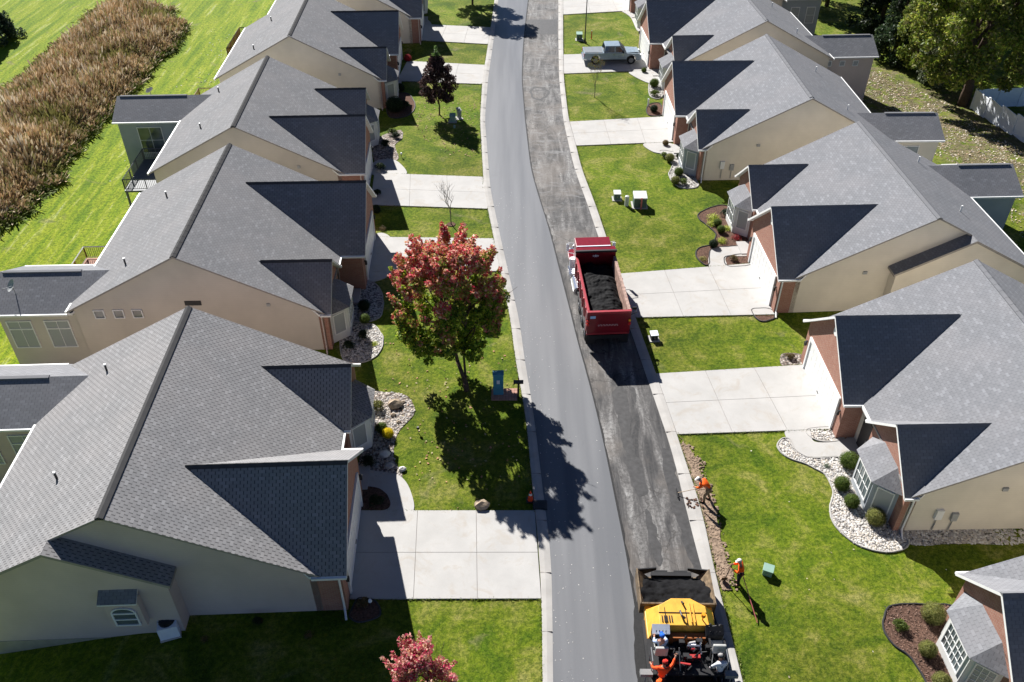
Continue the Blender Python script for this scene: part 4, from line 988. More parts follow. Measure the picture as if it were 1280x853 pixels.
OW=plain('off white lid paint',(.62,.64,.62),.6,.3,var=.08)
cabinet(799,257,.95,.9,1.0,'large square transformer box with a pale top on the eastern lawn',PGD,OW)
cabinet(771,249,.5,.5,.65,'small green utility box with white top left of the large transformer',PGD,OW)
cabinet(817,424,.42,.4,.5,'small white topped utility box below the dump truck driveway',M['dark'],M['pvc'],.1)
cabinet(959,717,.42,.36,.45,'small pale green utility box right of the worker with the shovel',PG,PG,-.4,False)
cabinet(724,50,.6,.6,.8,'green utility box beside the street lamp',PGD,PG)
cabinet(566,152,.5,.5,.7,'left of two grey green boxes in the shade of the purple tree',PG,PG); cabinet(574,148,.3,.5,.95,'right taller grey box in the shade of the purple tree',M['acgrey'],M['acgrey'],.4)
# transformer post details
def post(px,py,h,r,mat,label,name='marker_post',cap=None,cat='post'):
    p=at(px,py); ro=empty(name,(p.x,p.y,gz(p.x,p.y)),label=label,cat=cat); m=MB(); m.tube((0,0,-.1),(0,0,h),r,r,10); m.build('shaft',mat,ro); m=MB(); m.ball((0,0,h),r*1.15,1,0,0,(1,1,.6)); m.build('cap',cap or mat,ro)
RED=plain('red plastic',(.55,.02,.02),.5,.4); PINK=plain('faded pink post',(.55,.16,.15),.6,.3)
post(783,257,.75,.16,OW,'short off white pedestal in front of the large transformer'); post(801,262,.95,.06,PINK,'pink marker post in front of the large transformer')
post(810,133,.7,.08,M['pvc'],'short white post beside the dark bed ball bush'); post(568,160,.2,.1,PG,'low pale cap on the lawn under the purple tree')
# blue box and its paver pad, mailbox
p=at(623,492); r=empty('blue_utility_cabinet',(p.x,p.y,.02),.03,label='tall blue green box standing on the pink paver pad',cat='utility box')
m=MB(); m.box((-.29,-.18,0),(.29,.18,1.5)); m.build('cabinet_body',TEAL,r,bevel=.03); m=MB(); m.box((-.09,-.19,.85),(.09,-.178,1.12)); m.build('notice',M['pvc'],r); m=MB(); m.box((-.32,-.21,1.5),(.32,.21,1.55)); m.build('lid',TEAL,r,bevel=.01)
PV=plain('pink concrete pavers',(.42,.24,.19),.9,.2,var=.2,scale=3)
m=MB(); 
for i in range(9):
    for j in range(5):
        a=at(614,501); m.box((a.x+.165*i+.008*0,a.y+.2*j,0),(a.x+.165*i+.157,a.y+.2*j+.19,.05+.004*((i*7+j*3)%3)))
tag(m.build('paver_pad',PV),'pink paver pad under the blue box and the mailbox','path',kind='structure')
p=at(649,497); r=empty('mailbox',(p.x-.05,p.y,0),label='dark grey mailbox on a post between pink pavers and kerb',cat='mailbox')
m=MB(); m.box((-.05,-.05,-.1),(.05,.05,1.1)); m.build('post',M['wood_dk'],r)
m=MB(); m.prism([(-.1,-.16,1.08),(-.1,.16,1.08),(-.1,.16,1.2),(-.1,.1,1.29),(-.1,0,1.32),(-.1,-.1,1.29),(-.1,-.16,1.2)],(.0,0,0)) if False else m.prism([(-.28,-.1,1.1),(-.28,.1,1.1),(-.28,.1,1.2),(-.28,.06,1.27),(-.28,0,1.3),(-.28,-.06,1.27),(-.28,-.1,1.2)],(.56,0,0)); m.build('mailbox_body',M['dark'],r)
m=MB(); m.box((-.02,.105,1.15),(.04,.125,1.38)); m.build('flag',RED,r)
# cone, bucket/grate at the kerb
p=at(663,626); r=empty('traffic_cone',(p.x,p.y,.03),label='red orange traffic cone standing at the shaded kerb',cat='traffic cone')
CO=plain('cone orange',(.75,.07,.02),.5,.4)
m=MB(); m.tube((0,0,.03),(0,0,.68),.15,.03,16); m.build('cone_body',CO,r,smooth=False); m=MB(); m.box((-.2,-.2,0),(.2,.2,.035)); m.build('base',M['dark'],r); m=MB(); m.tube((0,0,.40),(0,0,.52),.09,.07,16,caps=False); m.build('reflective_band',M['white'],r)
p=at(675,633); m=MB(); m.box((-.35,-.3,0),(.35,.3,.05))
for i in range(6): m.box((-.3+.1*i,-.26,.05),(-.24+.1*i,.26,.09))
tag(m.build('drain_grate',M['dark'],loc=(p.x,p.y,.06)),'black iron storm drain grate in the kerb below the cone','drain')
# lamp
p=at(731,54); r=empty('street_lamp',(p.x,p.y,0),label='thin dark street lamp post near the pickup',cat='street lamp')
m=MB(); m.tube((0,0,-.2),(0,0,5.0),.07,.045,10); m.tube((0,0,0),(0,0,.5),.13,.10,10); m.build('pole',M['dark'],r)
m=MB(); m.tube((0,0,5.0),(0,0,5.12),.10,.24,12); m.tube((0,0,5.5),(0,0,5.72),.27,.05,12); m.build('lamp_hood',M['dark'],r); m=MB(); m.tube((0,0,5.12),(0,0,5.5),.2,.25,12); m.build('lamp_globe',M['pvc'],r)
p=at(736,50); r=empty('marker_post',(p.x+.3,p.y+.2,0),label='small orange marker post beside the street lamp',cat='post'); m=MB(); m.tube((0,0,0),(0,0,.9),.05,n=8); m.build('shaft',CO,r); m=MB(); m.ball((0,0,.9),.06,1); m.build('cap',M['white'],r)
# AC unit by the nearest gable wall
p=at(217,797,-.45); r=empty('air_conditioner',(p.x,p.y,gz(p.x,p.y)),.3,label='white air conditioner beside the bump out of the nearest western house',cat='air conditioner')
m=MB(); m.box((-.4,-.4,.08),(.4,.4,.8)); 
for i in range(8): m.box((-.41,-.38,.14+.08*i),(.41,.38,.17+.08*i))
m.build('casing',M['pvc'],r,bevel=0); m=MB(); m.tube((0,0,.8),(0,0,.83),.33,n=20); 
for k in range(8): a=k*math.pi/8; m.tube((.36*math.cos(a),.36*math.sin(a),.85),(-.36*math.cos(a),-.36*math.sin(a),.85),.012,n=4)
m.build('fan_grille',M['dark'],r); m=MB(); m.box((-.43,-.43,-.1),(.43,.43,.08)); m.build('pad',M['concrete'],r)
# gas meters / pipes by eastern gables
for (px,py,lab) in ((1180,655,'dark gas meter against the shaded tan gable wall'),(878,218,'grey gas meter by the far beige gable wall')):
    p=at(px,py,.3); r=empty('gas_meter',(p.x,p.y+.12,gz(p.x,p.y)),label=lab,cat='gas meter'); m=MB(); m.box((-.17,-.12,.35),(.17,.1,.72)); m.build('meter_body',M['acgrey'],r,bevel=.04); m=MB(); m.path([(-.15,0,0),(-.15,0,.8),(.15,0,.8),(.15,0,.7)],.025); m.build('pipe',M['dark'],r); m=MB(); m.tube((0,-.15,.55),(0,-.11,.55),.09,n=12); m.build('dial',M['pvc'],r)
# small solar/landscape lights and white bits in beds
gL='low garden lights in the shaded beds'
for px,py,lab in ((446,570,'low white garden light beside the dark bush by the garage'),(463.5,757,'small white garden light in the shaded corner bed'),(502,197,'white garden light at the tip of the pinkish bed'),(523,541,'tiny black garden light on the lawn by the yellow flowers')):
    p=at(px,py); r=empty('garden_light',(p.x,p.y,.03),label=lab,cat='garden light'); m=MB(); m.tube((0,0,0),(0,0,.3),.02,n=6); m.build('stake',M['dark'],r); m=MB(); m.tube((0,0,.28),(0,0,.4),.09,.06,10); m.build('lamp_head',M['dark'] if 'black' in lab else M['pvc'],r)
# white vinyl fence
def fence(A,B,label,h=1.9):
    A=Vector(A);B=Vector(B); d=(B-A); n=max(1,round(d.length/2.4)); r=empty('vinyl_fence',(A.x,A.y,0),math.atan2(d.y,d.x),label=label,cat='fence'); st=d.length/n
    for i in range(n+1):
        z=gz(A.x+d.x*i/n,A.y+d.y*i/n); m=MB(); m.box((st*i-.065,-.065,z-.3),(st*i+.065,.065,z+h+.05)); m.prism([(st*i-.085,-.085,z+h+.05),(st*i+.085,-.085,z+h+.05),(st*i+.085,.085,z+h+.05),(st*i-.085,.085,z+h+.05)],(0,0,.05)); m.build('fence_post',M['pvc'],r)
    for i in range(n):
        z=gz(A.x+d.x*(i+.5)/n,A.y+d.y*(i+.5)/n); m=MB(); x0,x1=st*i+.067,st*(i+1)-.067; k=12
        for j in range(k):
            a=x0+(x1-x0)*j/k; m.box((a+.004,-.018,z+.1),(a+(x1-x0)/k-.004,.018,z+h-.1))
        m.box((x0,-.035,z+.02),(x1,.035,z+.16)); m.box((x0,-.035,z+h-.14),(x1,.035,z+h)); m.build('fence_panel',M['pvc'],r)
a=at(1219,119,-.3); b=at(1275,166,-.3); c=b+(b-a)*3; c=a+(b-a)*3.2
fence((a.x,a.y,0),(c.x,c.y,0),'white vinyl fence running from the huge tree to the right edge')
b2_=at(1292,105,-.3); fence((a.x+.3,a.y+.2,0),(b2_.x+12,b2_.y,0),'white vinyl fence crossing behind the yard right of the huge tree')

# grass creeping over the slab and kerb edges, specks on the fresh lane
P=[]
for a,b in EDGES:
    a=Vector(a);b=Vector(b); L_=(b-a).length
    for i in range(int(L_*42)):
        q=a+(b-a)*random.random(); P.append((q.x,q.y+random.gauss(0,.045),.05))
for i in range(7000):
    y=random.uniform(12,105); 
    if random.random()<.5: P.append((Lout(y)-.02+random.gauss(0,.05),y,.07))
    else: P.append((Rout(y)+.02+random.gauss(0,.05),y,.07))
ed=np.array([e_ for e_ in P])
P=np.array(P); keep=np.ones(len(P),bool)
for j in range(0,len(EDGES),2):
    (a,b),(c_,d_)=EDGES[j],EDGES[j+1]; y0,y1=min(a[1],b[1]),max(c_[1],d_[1])
    side=-1 if a[0]<2.6 else 1
    kb=(np.abs(P[:,0]-a[0])<.45)&(P[:,1]>y0+.12)&(P[:,1]<y1-.12); keep&=~kb
P=P[keep]
tag(quads_mesh('edge_grass',leafquads(P,np.tile([0,0,1.],(len(P),1)),.06,.7,.35),cols(len(P),[(.09,.15,.01),(.14,.19,.02),(.20,.22,.05)],.3),M['leaf']),'ragged grass creeping over kerb and driveway edges','grass',kind='stuff')
P=[]
for i in range(420):
    y=random.uniform(14,60); w_=Mid(y)-Lin(y); P.append((Lin(y)+abs(random.gauss(.0,.28))*w_ if random.random()<.8 else random.uniform(Lin(y),Mid(y)),y,.068))
P=np.array(P); tag(quads_mesh('grit',leafquads(P,np.tile([0,0,1.],(len(P),1)),.028,.2,.8),cols(len(P),[(.6,.58,.55),(.4,.38,.36)],.3),M['reed']),'pale grit scattered along the kerb side of the fresh lane','grit',kind='stuff')
# ------------------------------------------------------------------ vehicles
def paint(name,c,rough=.28): 
    a=N(name); o=a.mix(a.map(a.noise(3.,6,.75),.42,.62,0,.55),c,sc(c,.62)); a.done(o,rough,.5); a.b.inputs['Coat Weight'].default_value=.3; return a.m
REDP=paint('dump truck shade-darkened red',(.20,.006,.014)); REDL=paint('dump body red paint',(.34,.013,.025),.45); SILVER=paint('silver car paint',(.28,.35,.41)); YEL=paint('machine yellow paint',(.80,.42,.05),.45)  # the darker truck red has the tailgate's shade put into its colour
RUST=plain('worn bare steel',(.32,.21,.17),.7,.3,var=.45,scale=5); CHROME=plain('chrome',(.7,.7,.72),.15,.6,.9,var=.05); TYRE=plain('tyre rubber',(.018,.018,.018),.85,.2)
ASPH=plain('hot asphalt load',(.004,.004,.005),.8,.15,var=.6,scale=7,bump=.9); BLK=plain('black machine paint',(.015,.015,.017),.5,.35); GREYM=plain('grey machine parts',(.22,.22,.22),.5,.4); AMB=plain('amber lens',(.8,.3,.02),.3,.5); REDLENS=plain('red lens',(.6,.01,.01),.3,.5)
BLUEW=plain('pale blue plate',(.35,.55,.8),.5,.3)
def wheel(parent,x,y,r,w,mat=TYRE,rim=None,axis='x'):
    rim=rim or GREYM
    m=MB()
    def T(p): return (x+p[0],y+p[1],r+p[2]) if axis=='x' else (x+p[1],y+p[0],r+p[2])
    m.fn=T; n=20
    prof=[(-w/2,r*.62),(-w/2,r*.93),(-w*.36,r),(w*.36,r),(w/2,r*.93),(w/2,r*.62)]
    rings=[[m.v((a,q*math.cos(6.2832*i/n),q*math.sin(6.2832*i/n))) for i in range(n)] for a,q in prof]
    for k in range(6):
        A,B_=rings[k],rings[(k+1)%6]
        for i in range(n): m.bm.faces.new((A[i],A[(i+1)%n],B_[(i+1)%n],B_[i]))
    bmesh.ops.recalc_face_normals(m.bm,faces=m.bm.faces[:])
    wo=empty('wheel',parent=None) if False else None
    t=m.build('wheel',mat,parent)
    m=MB(T); m.tube((-w*.42,0,0),(w*.42,0,0),r*.63,n=20); m.tube((-w*.5,0,0),(w*.5,0,0),r*.2,n=10)
    for i in range(5):
        a=6.2832*i/5; 
        for s_ in (-1,1): m.tube((s_*w*.44,r*.15*math.cos(a),r*.15*math.sin(a)),(s_*w*.44,r*.58*math.cos(a),r*.58*math.sin(a)),r*.07,n=5)
    m.build('rim',rim,t)
# ---- pickup: local x forward
p=at(729,82); PK=empty('pickup_truck',(p.x+2.95,p.y+1.05,.07),R(1.5),label='silver crew cab pickup with a covered bed parked on the concrete driveway',cat='pickup truck')
m=MB(); L_=2.95; Wd=.98
side=[(-L_,.55),(-L_+.02,1.15),(-L_+1.9,1.18),(L_-1.55,1.17),(L_-.25,1.08),(L_,.85),(L_,.45),(2.45,.42),(2.4,.75),(2.15,.92),(1.75,.92),(1.5,.75),(1.42,.42),(-1.2,.42),(-1.28,.75),(-1.5,.92),(-1.95,.92),(-2.2,.75),(-2.28,.45)]
m.prism([(a,-Wd,b) for a,b in side],(0,2*Wd,0)); bmesh.ops.triangulate(m.bm,faces=[f for f in m.bm.faces if len(f.verts)>4])
m.build('car_body',SILVER,PK,bevel=0)
m=MB(); lo=[(-.95,-.9,1.16),(1.42,-.9,1.16),(1.42,.9,1.16),(-.95,.9,1.16)]; hi=[(-.75,-.74,1.83),(.72,-.74,1.85),(.72,.74,1.85),(-.75,.74,1.83)]
m.closed([(0,1,2,3),(4,5,6,7),(0,1,5,4),(1,2,6,5),(2,3,7,6),(3,0,4,7)],lo+hi); cabo=m.build('cab',SILVER,PK,bevel=.03)
DG=N('dark vehicle glass').done((.012,.016,.02),.06,.9)
def lerp(a,b,t): return tuple(a[i]*(1-t)+b[i]*t for i in range(3))
def glasspane(parent,q,off,name='window_pane'):
    m=MB(); m.prism([tuple(c) for c in q],off); m.build(name,DG,parent)
glasspane(cabo,[(1.34,-.80,1.25),(1.34,.80,1.25),(.80,.68,1.78),(.80,-.68,1.78)],(.035,0,.03),'windscreen')
glasspane(cabo,[(-.92,-.72,1.30),(-.92,.72,1.30),(-.80,.64,1.74),(-.80,-.64,1.74)],(-.04,0,.0),'rear_window')
for s_ in (-1,1):
    for x0,x1,x2,x3 in ((-.80,.18,.18,-.70),(.28,1.15,.70,.28)):
        glasspane(cabo,[(x0,s_*.876,1.24),(x1,s_*.876,1.24),(x2,s_*.765,1.74),(x3,s_*.765,1.74)],(0,s_*.02,.005),'side_window')
    m=MB(); m.box((1.0,s_*1.0-.12,1.2),(1.14,s_*1.0+.12,1.4)); m.build('side_mirror',BLK,PK)
    m=MB(); m.box((.05,s_*.99-.012,.98),(.22,s_*.99+.012,1.02)); m.box((.95,s_*.99-.012,.98),(1.1,s_*.99+.012,1.02)); m.build('door_handle',CHROME,PK)
    m=MB(); m.box((L_-.1,s_*.72-.2,.78),(L_+.01,s_*.72+.2,.95)); m.build('headlight',M['pvc'],PK)
    m=MB(); m.box((-L_-.015,s_*.88-.08,.75),(-L_+.05,s_*.88+.08,1.1)); m.build('tail_light',REDLENS,PK)
m=MB(); m.box((-1.15,-1.0,.4),(1.4,1.0,.52)); m.build('rocker_trim',BLK,PK)
for x_ in (-1.74,1.94):
    for s_ in (-1,1):
        m=MB(); pr=[(x_+.52*math.cos(t*math.pi/8),.43+.52*math.sin(t*math.pi/8)) for t in range(9)]; pi=[(x_+.45*math.cos(t*math.pi/8),.43+.45*math.sin(t*math.pi/8)) for t in range(9)]
        for t in range(8): m.prism([(pr[t][0],s_*.97,pr[t][1]),(pr[t+1][0],s_*.97,pr[t+1][1]),(pi[t+1][0],s_*.97,pi[t+1][1]),(pi[t][0],s_*.97,pi[t][1])],(0,s_*.035,0))
        m.build('wheel_arch',BLK,PK)
m=MB(); m.box((-L_+.1,-.84,1.17),(-1.02,.84,1.215)); m.build('bed_cover',plain('grey bed cover',(.16,.18,.20),.6,.3),PK,bevel=.01)
m=MB(); m.box((L_-.02,-.95,.42),(L_+.12,.95,.62)); m.box((-L_-.12,-.95,.45),(-L_+.02,.95,.62)); m.build('bumper',CHROME,PK,bevel=.02)
m=MB(); m.box((L_-.02,-.5,.66),(L_+.03,.5,.95)); m.build('grille',BLK,PK)
m=MB(); m.box((1.45,-.75,1.165),(2.7,.75,1.19)); m.build('hood',SILVER,PK,bevel=.02)
for x in (-1.74,1.94):
    for s_ in (-1,1): wheel(PK,x,s_*.84,.41,.27,axis='y')
# ---- dump truck: local y forward
DT=empty('dump_truck',(5.74,40.75,.02),R(3.4),label='red dump truck loaded with black asphalt, backed up on the old lane',cat='dump truck')
zt=2.75; zf=1.3; hw=1.3; BL=5.9
m=MB()
for s_ in (-1,1):
    m.prism([(s_*hw,0,zt),(s_*(hw-.16),0,zt),(s_*(hw-.28),0,zf),(s_*(hw-.12),0,zf-.12)],(0,BL,0))
    for k in range(7): m.box((s_*(hw-.03)-.05,.35+.85*k,zf),(s_*(hw-.03)+.07*1,.45+.85*k,zt-.1)) if False else None
m.box((-hw+.2,0,zf-.1),(hw-.2,BL,zf)); body=m.build('dump_body',REDL,DT)
m=MB(); m.box((hw-.175,.05,zt-.002),(hw-.0,BL-.1,zt+.03)); m.build('top_rail',RUST,body); m=MB(); m.box((-hw,.05,zt-.002),(-hw+.13,BL-.1,zt+.03)); m.build('top_rail',REDL,body)
m=MB(); m.prism([(hw-.165,.06,zt-.02),(hw-.18,.06,zt-.02),(hw-.30,.06,zf+.02),(hw-.285,.06,zf+.02)],(0,BL-.2,0)); m.build('inner_liner',RUST,body)
for s_ in (-1,1):
    for k in range(6): m=MB(); m.prism([(s_*(hw),.5+.95*k,zt-.08),(s_*(hw+.07),.5+.95*k,zt-.08),(s_*(hw-.03),.5+.95*k,zf),(s_*(hw-.12),.5+.95*k,zf)],(0,.1,0)); m.build('side_rib',REDL,body)
    m=MB(); m.box((s_*hw-.04,.02,zf-.02),(s_*hw+.04,.14,zt+.02)); m.build('corner_post',REDL,body)
# headboard with cab guard
m=MB(); m.prism([(-hw,BL,zf-.1),(hw,BL,zf-.1),(hw,BL,3.15),(-hw,BL,3.15)],(0,.1,0)); m.prism([(-hw,BL+.0,3.15),(hw,BL+.0,3.15),(hw-.05,BL+.42,3.16),(-hw+.05,BL+.42,3.16)],(0,0,.06)); m.build('headboard',REDP,body)
m=MB(); m.box((-hw-.03,BL-.12,3.1),(hw+.03,BL+.02,3.24)); m.build('headboard_rail',BLK,body)
m=MB(); m.box((-hw+.1,BL+.42,3.14),(hw-.3,BL+.5,3.26)); m.build('guard_rim',M['pvc'],body)
WHT=plain('white marking paint',(.75,.72,.70),.6,.3)
m=MB()
for cx_,r_ in ((-.14,.09),(0,.14),(.14,.09)):
    pts=[]
    for k in range(10): a=math.pi/2+k*math.pi/5; q=r_ if k%2==0 else r_*.42; pts.append((cx_+q*math.cos(a),BL-.012,2.78+q*math.sin(a)))
    m.prism(pts,(0,.008,0))
m.build('emblem',WHT,body)
# tailgate
m=MB(); m.box((-hw,-.12,1.12),(hw,0,zt)); tg=m.build('tailgate',REDP,DT,bevel=.015)
m=MB(); m.box((-hw-.02,-.16,zt-.12),(hw+.02,.02,zt+.04)); m.build('tailgate_rail',REDL,tg,bevel=.01); m=MB(); m.box((-hw,-.15,1.1),(hw,-.02,1.22)); m.build('tailgate_rail',REDL,tg,bevel=.01)
m=MB(); rr_=random.Random(3)
for k in range(13):
    x=-.62+k*.095
    m.box((x,-.128,1.72),(x+.025,-.121,1.84)); m.box((x+.025,-.128,1.72+.09*(k%2)),(x+.065,-.121,1.75+.09*(k%2)))
m.build('lettering',plain('faded white lettering',(.55,.38,.38),.6,.3),tg)
m=MB(); m.box((-hw+.18,-.135,2.3),(-hw+.5,-.121,2.48)); m.build('licence_plate',BLUEW,tg)
for s_ in (-1,1):
    m=MB(); m.box((s_*(hw-.05)-.07,-.2,2.05),(s_*(hw-.05)+.07,-.12,2.2)); m.build('tail_light',AMB if s_>0 else REDLENS,DT)
    m=MB(); m.box((s_*(hw-.05)-.07,-.2,1.8),(s_*(hw-.05)+.07,-.12,1.98)); m.build('tail_light',REDLENS,DT)
    # mirrors / tarp arms
m=MB(); m.path([(hw,.35,2.1),(hw+.55,.75,2.0),(hw+.5,1.15,2.0),(hw,1.0,2.1)],.025); m.box((hw+.35,1.1,1.95),(hw+.6,1.16,2.12)); m.build('tarp_arm',BLK,DT)
# load
def mound(parent,x0,x1,y0,y1,zb,fz,nx,ny,mat,name):
    m=MB(); g=[[m.v((x0+(x1-x0)*i/nx,y0+(y1-y0)*j/ny,fz(i/nx,j/ny,x0+(x1-x0)*i/nx,y0+(y1-y0)*j/ny))) for i in range(nx+1)] for j in range(ny+1)]
    for j in range(ny):
        for i in range(nx): m.bm.faces.new((g[j][i],g[j][i+1],g[j+1][i+1],g[j+1][i]))
    return m.build(name,mat,parent,smooth=True)
nn=lambda x,y,s,k=0: mnoise.noise(Vector((x*s,y*s,k)))
load=mound(DT,-hw+.25,hw-.27,.12,BL-.02,0,lambda a,b,x,y:2.30-.25*max(0,b-.75)*4*.5-.12*(1-b)**6+.22*nn(x,y,1.4)+.16*abs(nn(x*.5,y*2.2,2.2,3))+.06*nn(x,y,6)-.25*(2*abs(a-.5))**4,36,80,ASPH,'asphalt_load')
# chassis, wheels
m=MB(); 
for s_ in (-1,1): m.box((s_*.42-.06,-.05,.85),(s_*.42+.06,9.3,1.1))
m.box((-1.15,-.1,.7),(1.15,.05,1.0)); m.build('chassis',BLK,DT)
for y in (.95,2.3,3.65): 
    for s_ in (-1,1): wheel(DT,s_*.98,y,.52,.56,rim=CHROME)
for s_ in (-1,1): wheel(DT,s_*1.1,8.7,.52,.3,rim=CHROME)
m=MB(); 
for s_ in (-1,1): m.box((s_*1.0-.3,.35,1.08),(s_*1.0+.3,4.3,1.13)); m.box((s_*1.0-.28,-.06,.35),(s_*1.0+.28,-.03,1.05))
m.build('mudguard',BLK,DT)
m=MB(); m.prism([(-1.1,6.4,.9),(-1.1,8.3,.9),(-1.1,8.3,1.9),(-1.1,7.9,2.85),(-1.1,6.5,2.9),(-1.1,6.4,2.7)],(2.2,0,0)); cab_=m.build('cab',REDP,DT,bevel=.05)
m=MB(); m.box((-1.15,6.4,2.88),(1.15,7.9,2.96)); m.build('cab_roof',REDP,cab_,bevel=.03)
glasspane(cab_,[(-1.0,8.34,1.95),(1.0,8.34,1.95),(.95,7.97,2.62),(-.95,7.97,2.62)],(0,.03,.02),'windscreen')
for s_ in (-1,1): glasspane(cab_,[(s_*1.1,6.9,1.85),(s_*1.1,7.95,1.85),(s_*1.1,7.8,2.5),(s_*1.1,6.9,2.5)],(s_*.02,0,0),'side_window')
m=MB(); m.prism([(-.85,8.3,.9),(-.85,9.9,.85),(-.85,9.9,1.45),(-.85,9.5,1.6),(-.85,8.3,1.85)],(1.7,0,0)); m.build('hood',REDP,DT,bevel=.05)
m=MB(); 
for s_ in (-1,1): m.box((s_*1.1-.3,8.1,.95),(s_*1.1+.25,9.4,1.12))
m.build('fender',REDP,DT,bevel=.03)
m=MB(); m.box((-1.15,9.9,.4),(1.15,10.1,.8)); m.build('bumper',CHROME,DT,bevel=.03); m=MB(); m.box((-.6,9.88,.85),(.6,9.95,1.4)); m.build('grille',CHROME,DT)
for s_ in (-1,1): m=MB(); m.tube((s_*.85,9.88,1.0),(s_*.85,9.97,1.0),.11,n=12); m.build('headlight',M['pvc'],DT)
m=MB(); m.tube((-1.18,4.7,.85),(-1.18,6.1,.85),.33,n=16); m.build('fuel_tank',CHROME,DT,smooth=False)
m=MB(); m.box((-1.5,6.45,.5),(-1.12,7.7,.6)); m.box((-1.55,6.5,.95),(-1.12,7.5,1.02)); m.build('side_step',CHROME,DT)
for s_ in (-1,1):
    m=MB(); m.path([(s_*1.1,7.9,1.7),(s_*1.55,8.0,1.75),(s_*1.55,8.0,2.5),(s_*1.1,7.9,2.5)],.02); m.box((s_*1.55-.1,8.0,1.85),(s_*1.55+.1,8.05,2.4)); m.build('side_mirror',M['pvc'],DT)
    m=MB(); m.tube((s_*1.2,6.3,1.0),(s_*1.2,6.3,2.95),.08,n=10); m.build('exhaust_stack',CHROME,DT)
m=MB(); m.tube((-1.36,6.75,1.4),(-1.36,6.75,2.1),.2,n=14); m.build('air_cleaner',M['pvc'],DT)
# ---- paver: local y forward
PV_=empty('asphalt_paver',(7.12,20.95,.03),R(-1.0),label='yellow asphalt paver with a black filled hopper laying the new lane',cat='paver')
m=MB()
for s_ in (-1,1):
    m.prism([(s_*1.62,.85,1.15),(s_*1.55,.85,1.15),(s_*.95,.85,.5),(s_*1.1,.85,.42)],(0,1.75,0)); m.box((s_*1.6-.03,.8,.5),(s_*1.6+.03,2.62,1.2))
m.prism([(-1.6,.8,.5),(1.6,.8,.5),(1.6,.8,1.2),(-1.6,.8,1.2)],(0,.07,0)); m.box((-1.2,.85,.35),(1.2,2.7,.48)); hp=m.build('hopper',plain('hopper worn yellow',(.14,.10,.06),.6,.3,var=.6,scale=4),PV_)
for s_ in (-1,1): m=MB(); m.prism([(s_*1.62,2.58,1.15),(s_*.7,2.75,1.05),(s_*.7,2.75,.9),(s_*1.62,2.58,.6)],(0,.05,0)); m.build('hopper_wing',BLK,hp)
mound(hp,-1.54,1.54,.88,2.5,0,lambda a,b,x,y:1.10-.30*(1-(2*abs(a-.5))**2)*(.5+.5*b)-.28*b**4+.08*nn(x,y,3)+.05*nn(x,y,9),44,26,ASPH,'asphalt_load')
m=MB(); m.box((-.9,2.65,.45),(.9,2.85,.65)); 
for s_ in (-.45,.45): m.tube((s_-.3,2.9,.55),(s_+.3,2.9,.55),.09,n=10)
m.build('push_roller',BLK,hp)
m=MB(); lo=[(-1.42,-.72,1.0),(1.42,-.72,1.0),(1.42,.62,1.0),(.62,.97,1.0),(-.62,.97,1.0),(-1.42,.62,1.0)]; hi=[(-1.02,-.58,1.72),(1.02,-.58,1.72),(.98,.3,1.78),(.4,.66,1.80),(-.4,.66,1.80),(-.98,.3,1.78)]
ff=[(0,1,2,3,4,5),(6,7,8,9,10,11)]+[(i,(i+1)%6,6+(i+1)%6,6+i) for i in range(6)]
m.closed(ff,lo+hi); bmesh.ops.triangulate(m.bm,faces=[f for f in m.bm.faces if len(f.verts)>4]); eh=m.build('engine_hood',YEL,PV_,bevel=.02)
m=MB(); m.box((-1.45,-.75,.45),(1.45,.8,1.0)); m.build('machine_body',YEL,PV_,bevel=.03)
m=MB()
for x in (.28,.42): m.box((x,-.5,1.79),(x+.05,.45,1.83))
m.build('hood_rib',YEL,eh)
m=MB(); m.box((-1.0,-.02,1.755),(1.0,.0,1.785)); m.build('panel_seam',BLK,eh)
for x in (-.75,.12):
    m=MB(); m.box((x,-.55,1.755),(x+.015,.25,1.80)); m.build('panel_seam',BLK,eh)
for k in range(5):
    m=MB(); m.box((-.9+.1*k,-.45,1.72),(-.86+.1*k,-.15,1.77)); m.build('vent_slot',BLK,eh)
m=MB(); m.path([(-.12,.02,1.86),(-.08,-.25,1.9),(.05,-.36,1.9)],.045,8); m.build('exhaust_pipe',BLK,eh); m=MB(); m.tube((.02,.5,1.8),(.06,.32,1.92),.04,n=8); m.build('handle',BLK,eh)
m=MB(); m.tube((.78,-.32,1.75),(.78,-.32,2.0),.03,n=6); m.tube((.78,-.32,2.0),(.78,-.32,2.15),.1,.08,12); m.build('beacon',AMB,eh)
for s_ in (-1,1):
    m=MB(); prof=[(-1.9,.0),(1.0,.0),(1.25,.25),(1.1,.62),(-1.8,.62),(-2.1,.3)]; m.prism([(s_*1.18-.18,a,b) for a,b in prof],(.36,0,0))
    for k in range(14): m.box((s_*1.18-.19,-1.9+.21*k,-.015),(s_*1.18+.19,-1.8+.21*k,.64))
    m.build('crawler_track',TYRE,PV_)
m=MB(); m.box((-1.5,-2.35,.88),(1.5,-.75,.98)); m.build('platform',BLK,PV_)
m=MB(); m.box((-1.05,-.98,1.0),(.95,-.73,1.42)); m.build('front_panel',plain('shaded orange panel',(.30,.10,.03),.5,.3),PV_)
def seat(x,y,col_,nm='seat'):
    e_=MB(); e_.box((x-.26,y-.25,1.32),(x+.26,y+.25,1.44)); e_.box((x-.26,y-.36,1.4),(x+.26,y-.25,1.95)); o=e_.build('seat',col_,PV_,bevel=.04)
    b=MB(); b.tube((x,y,.98),(x,y,1.33),.09,n=8); b.build('seat_post',BLK,o)
    b=MB(); 
    for s_ in (-1,1): b.box((x+s_*.3-.04,y-.2,1.58),(x+s_*.3+.04,y+.2,1.64))
    b.build('armrest',BLK,o)
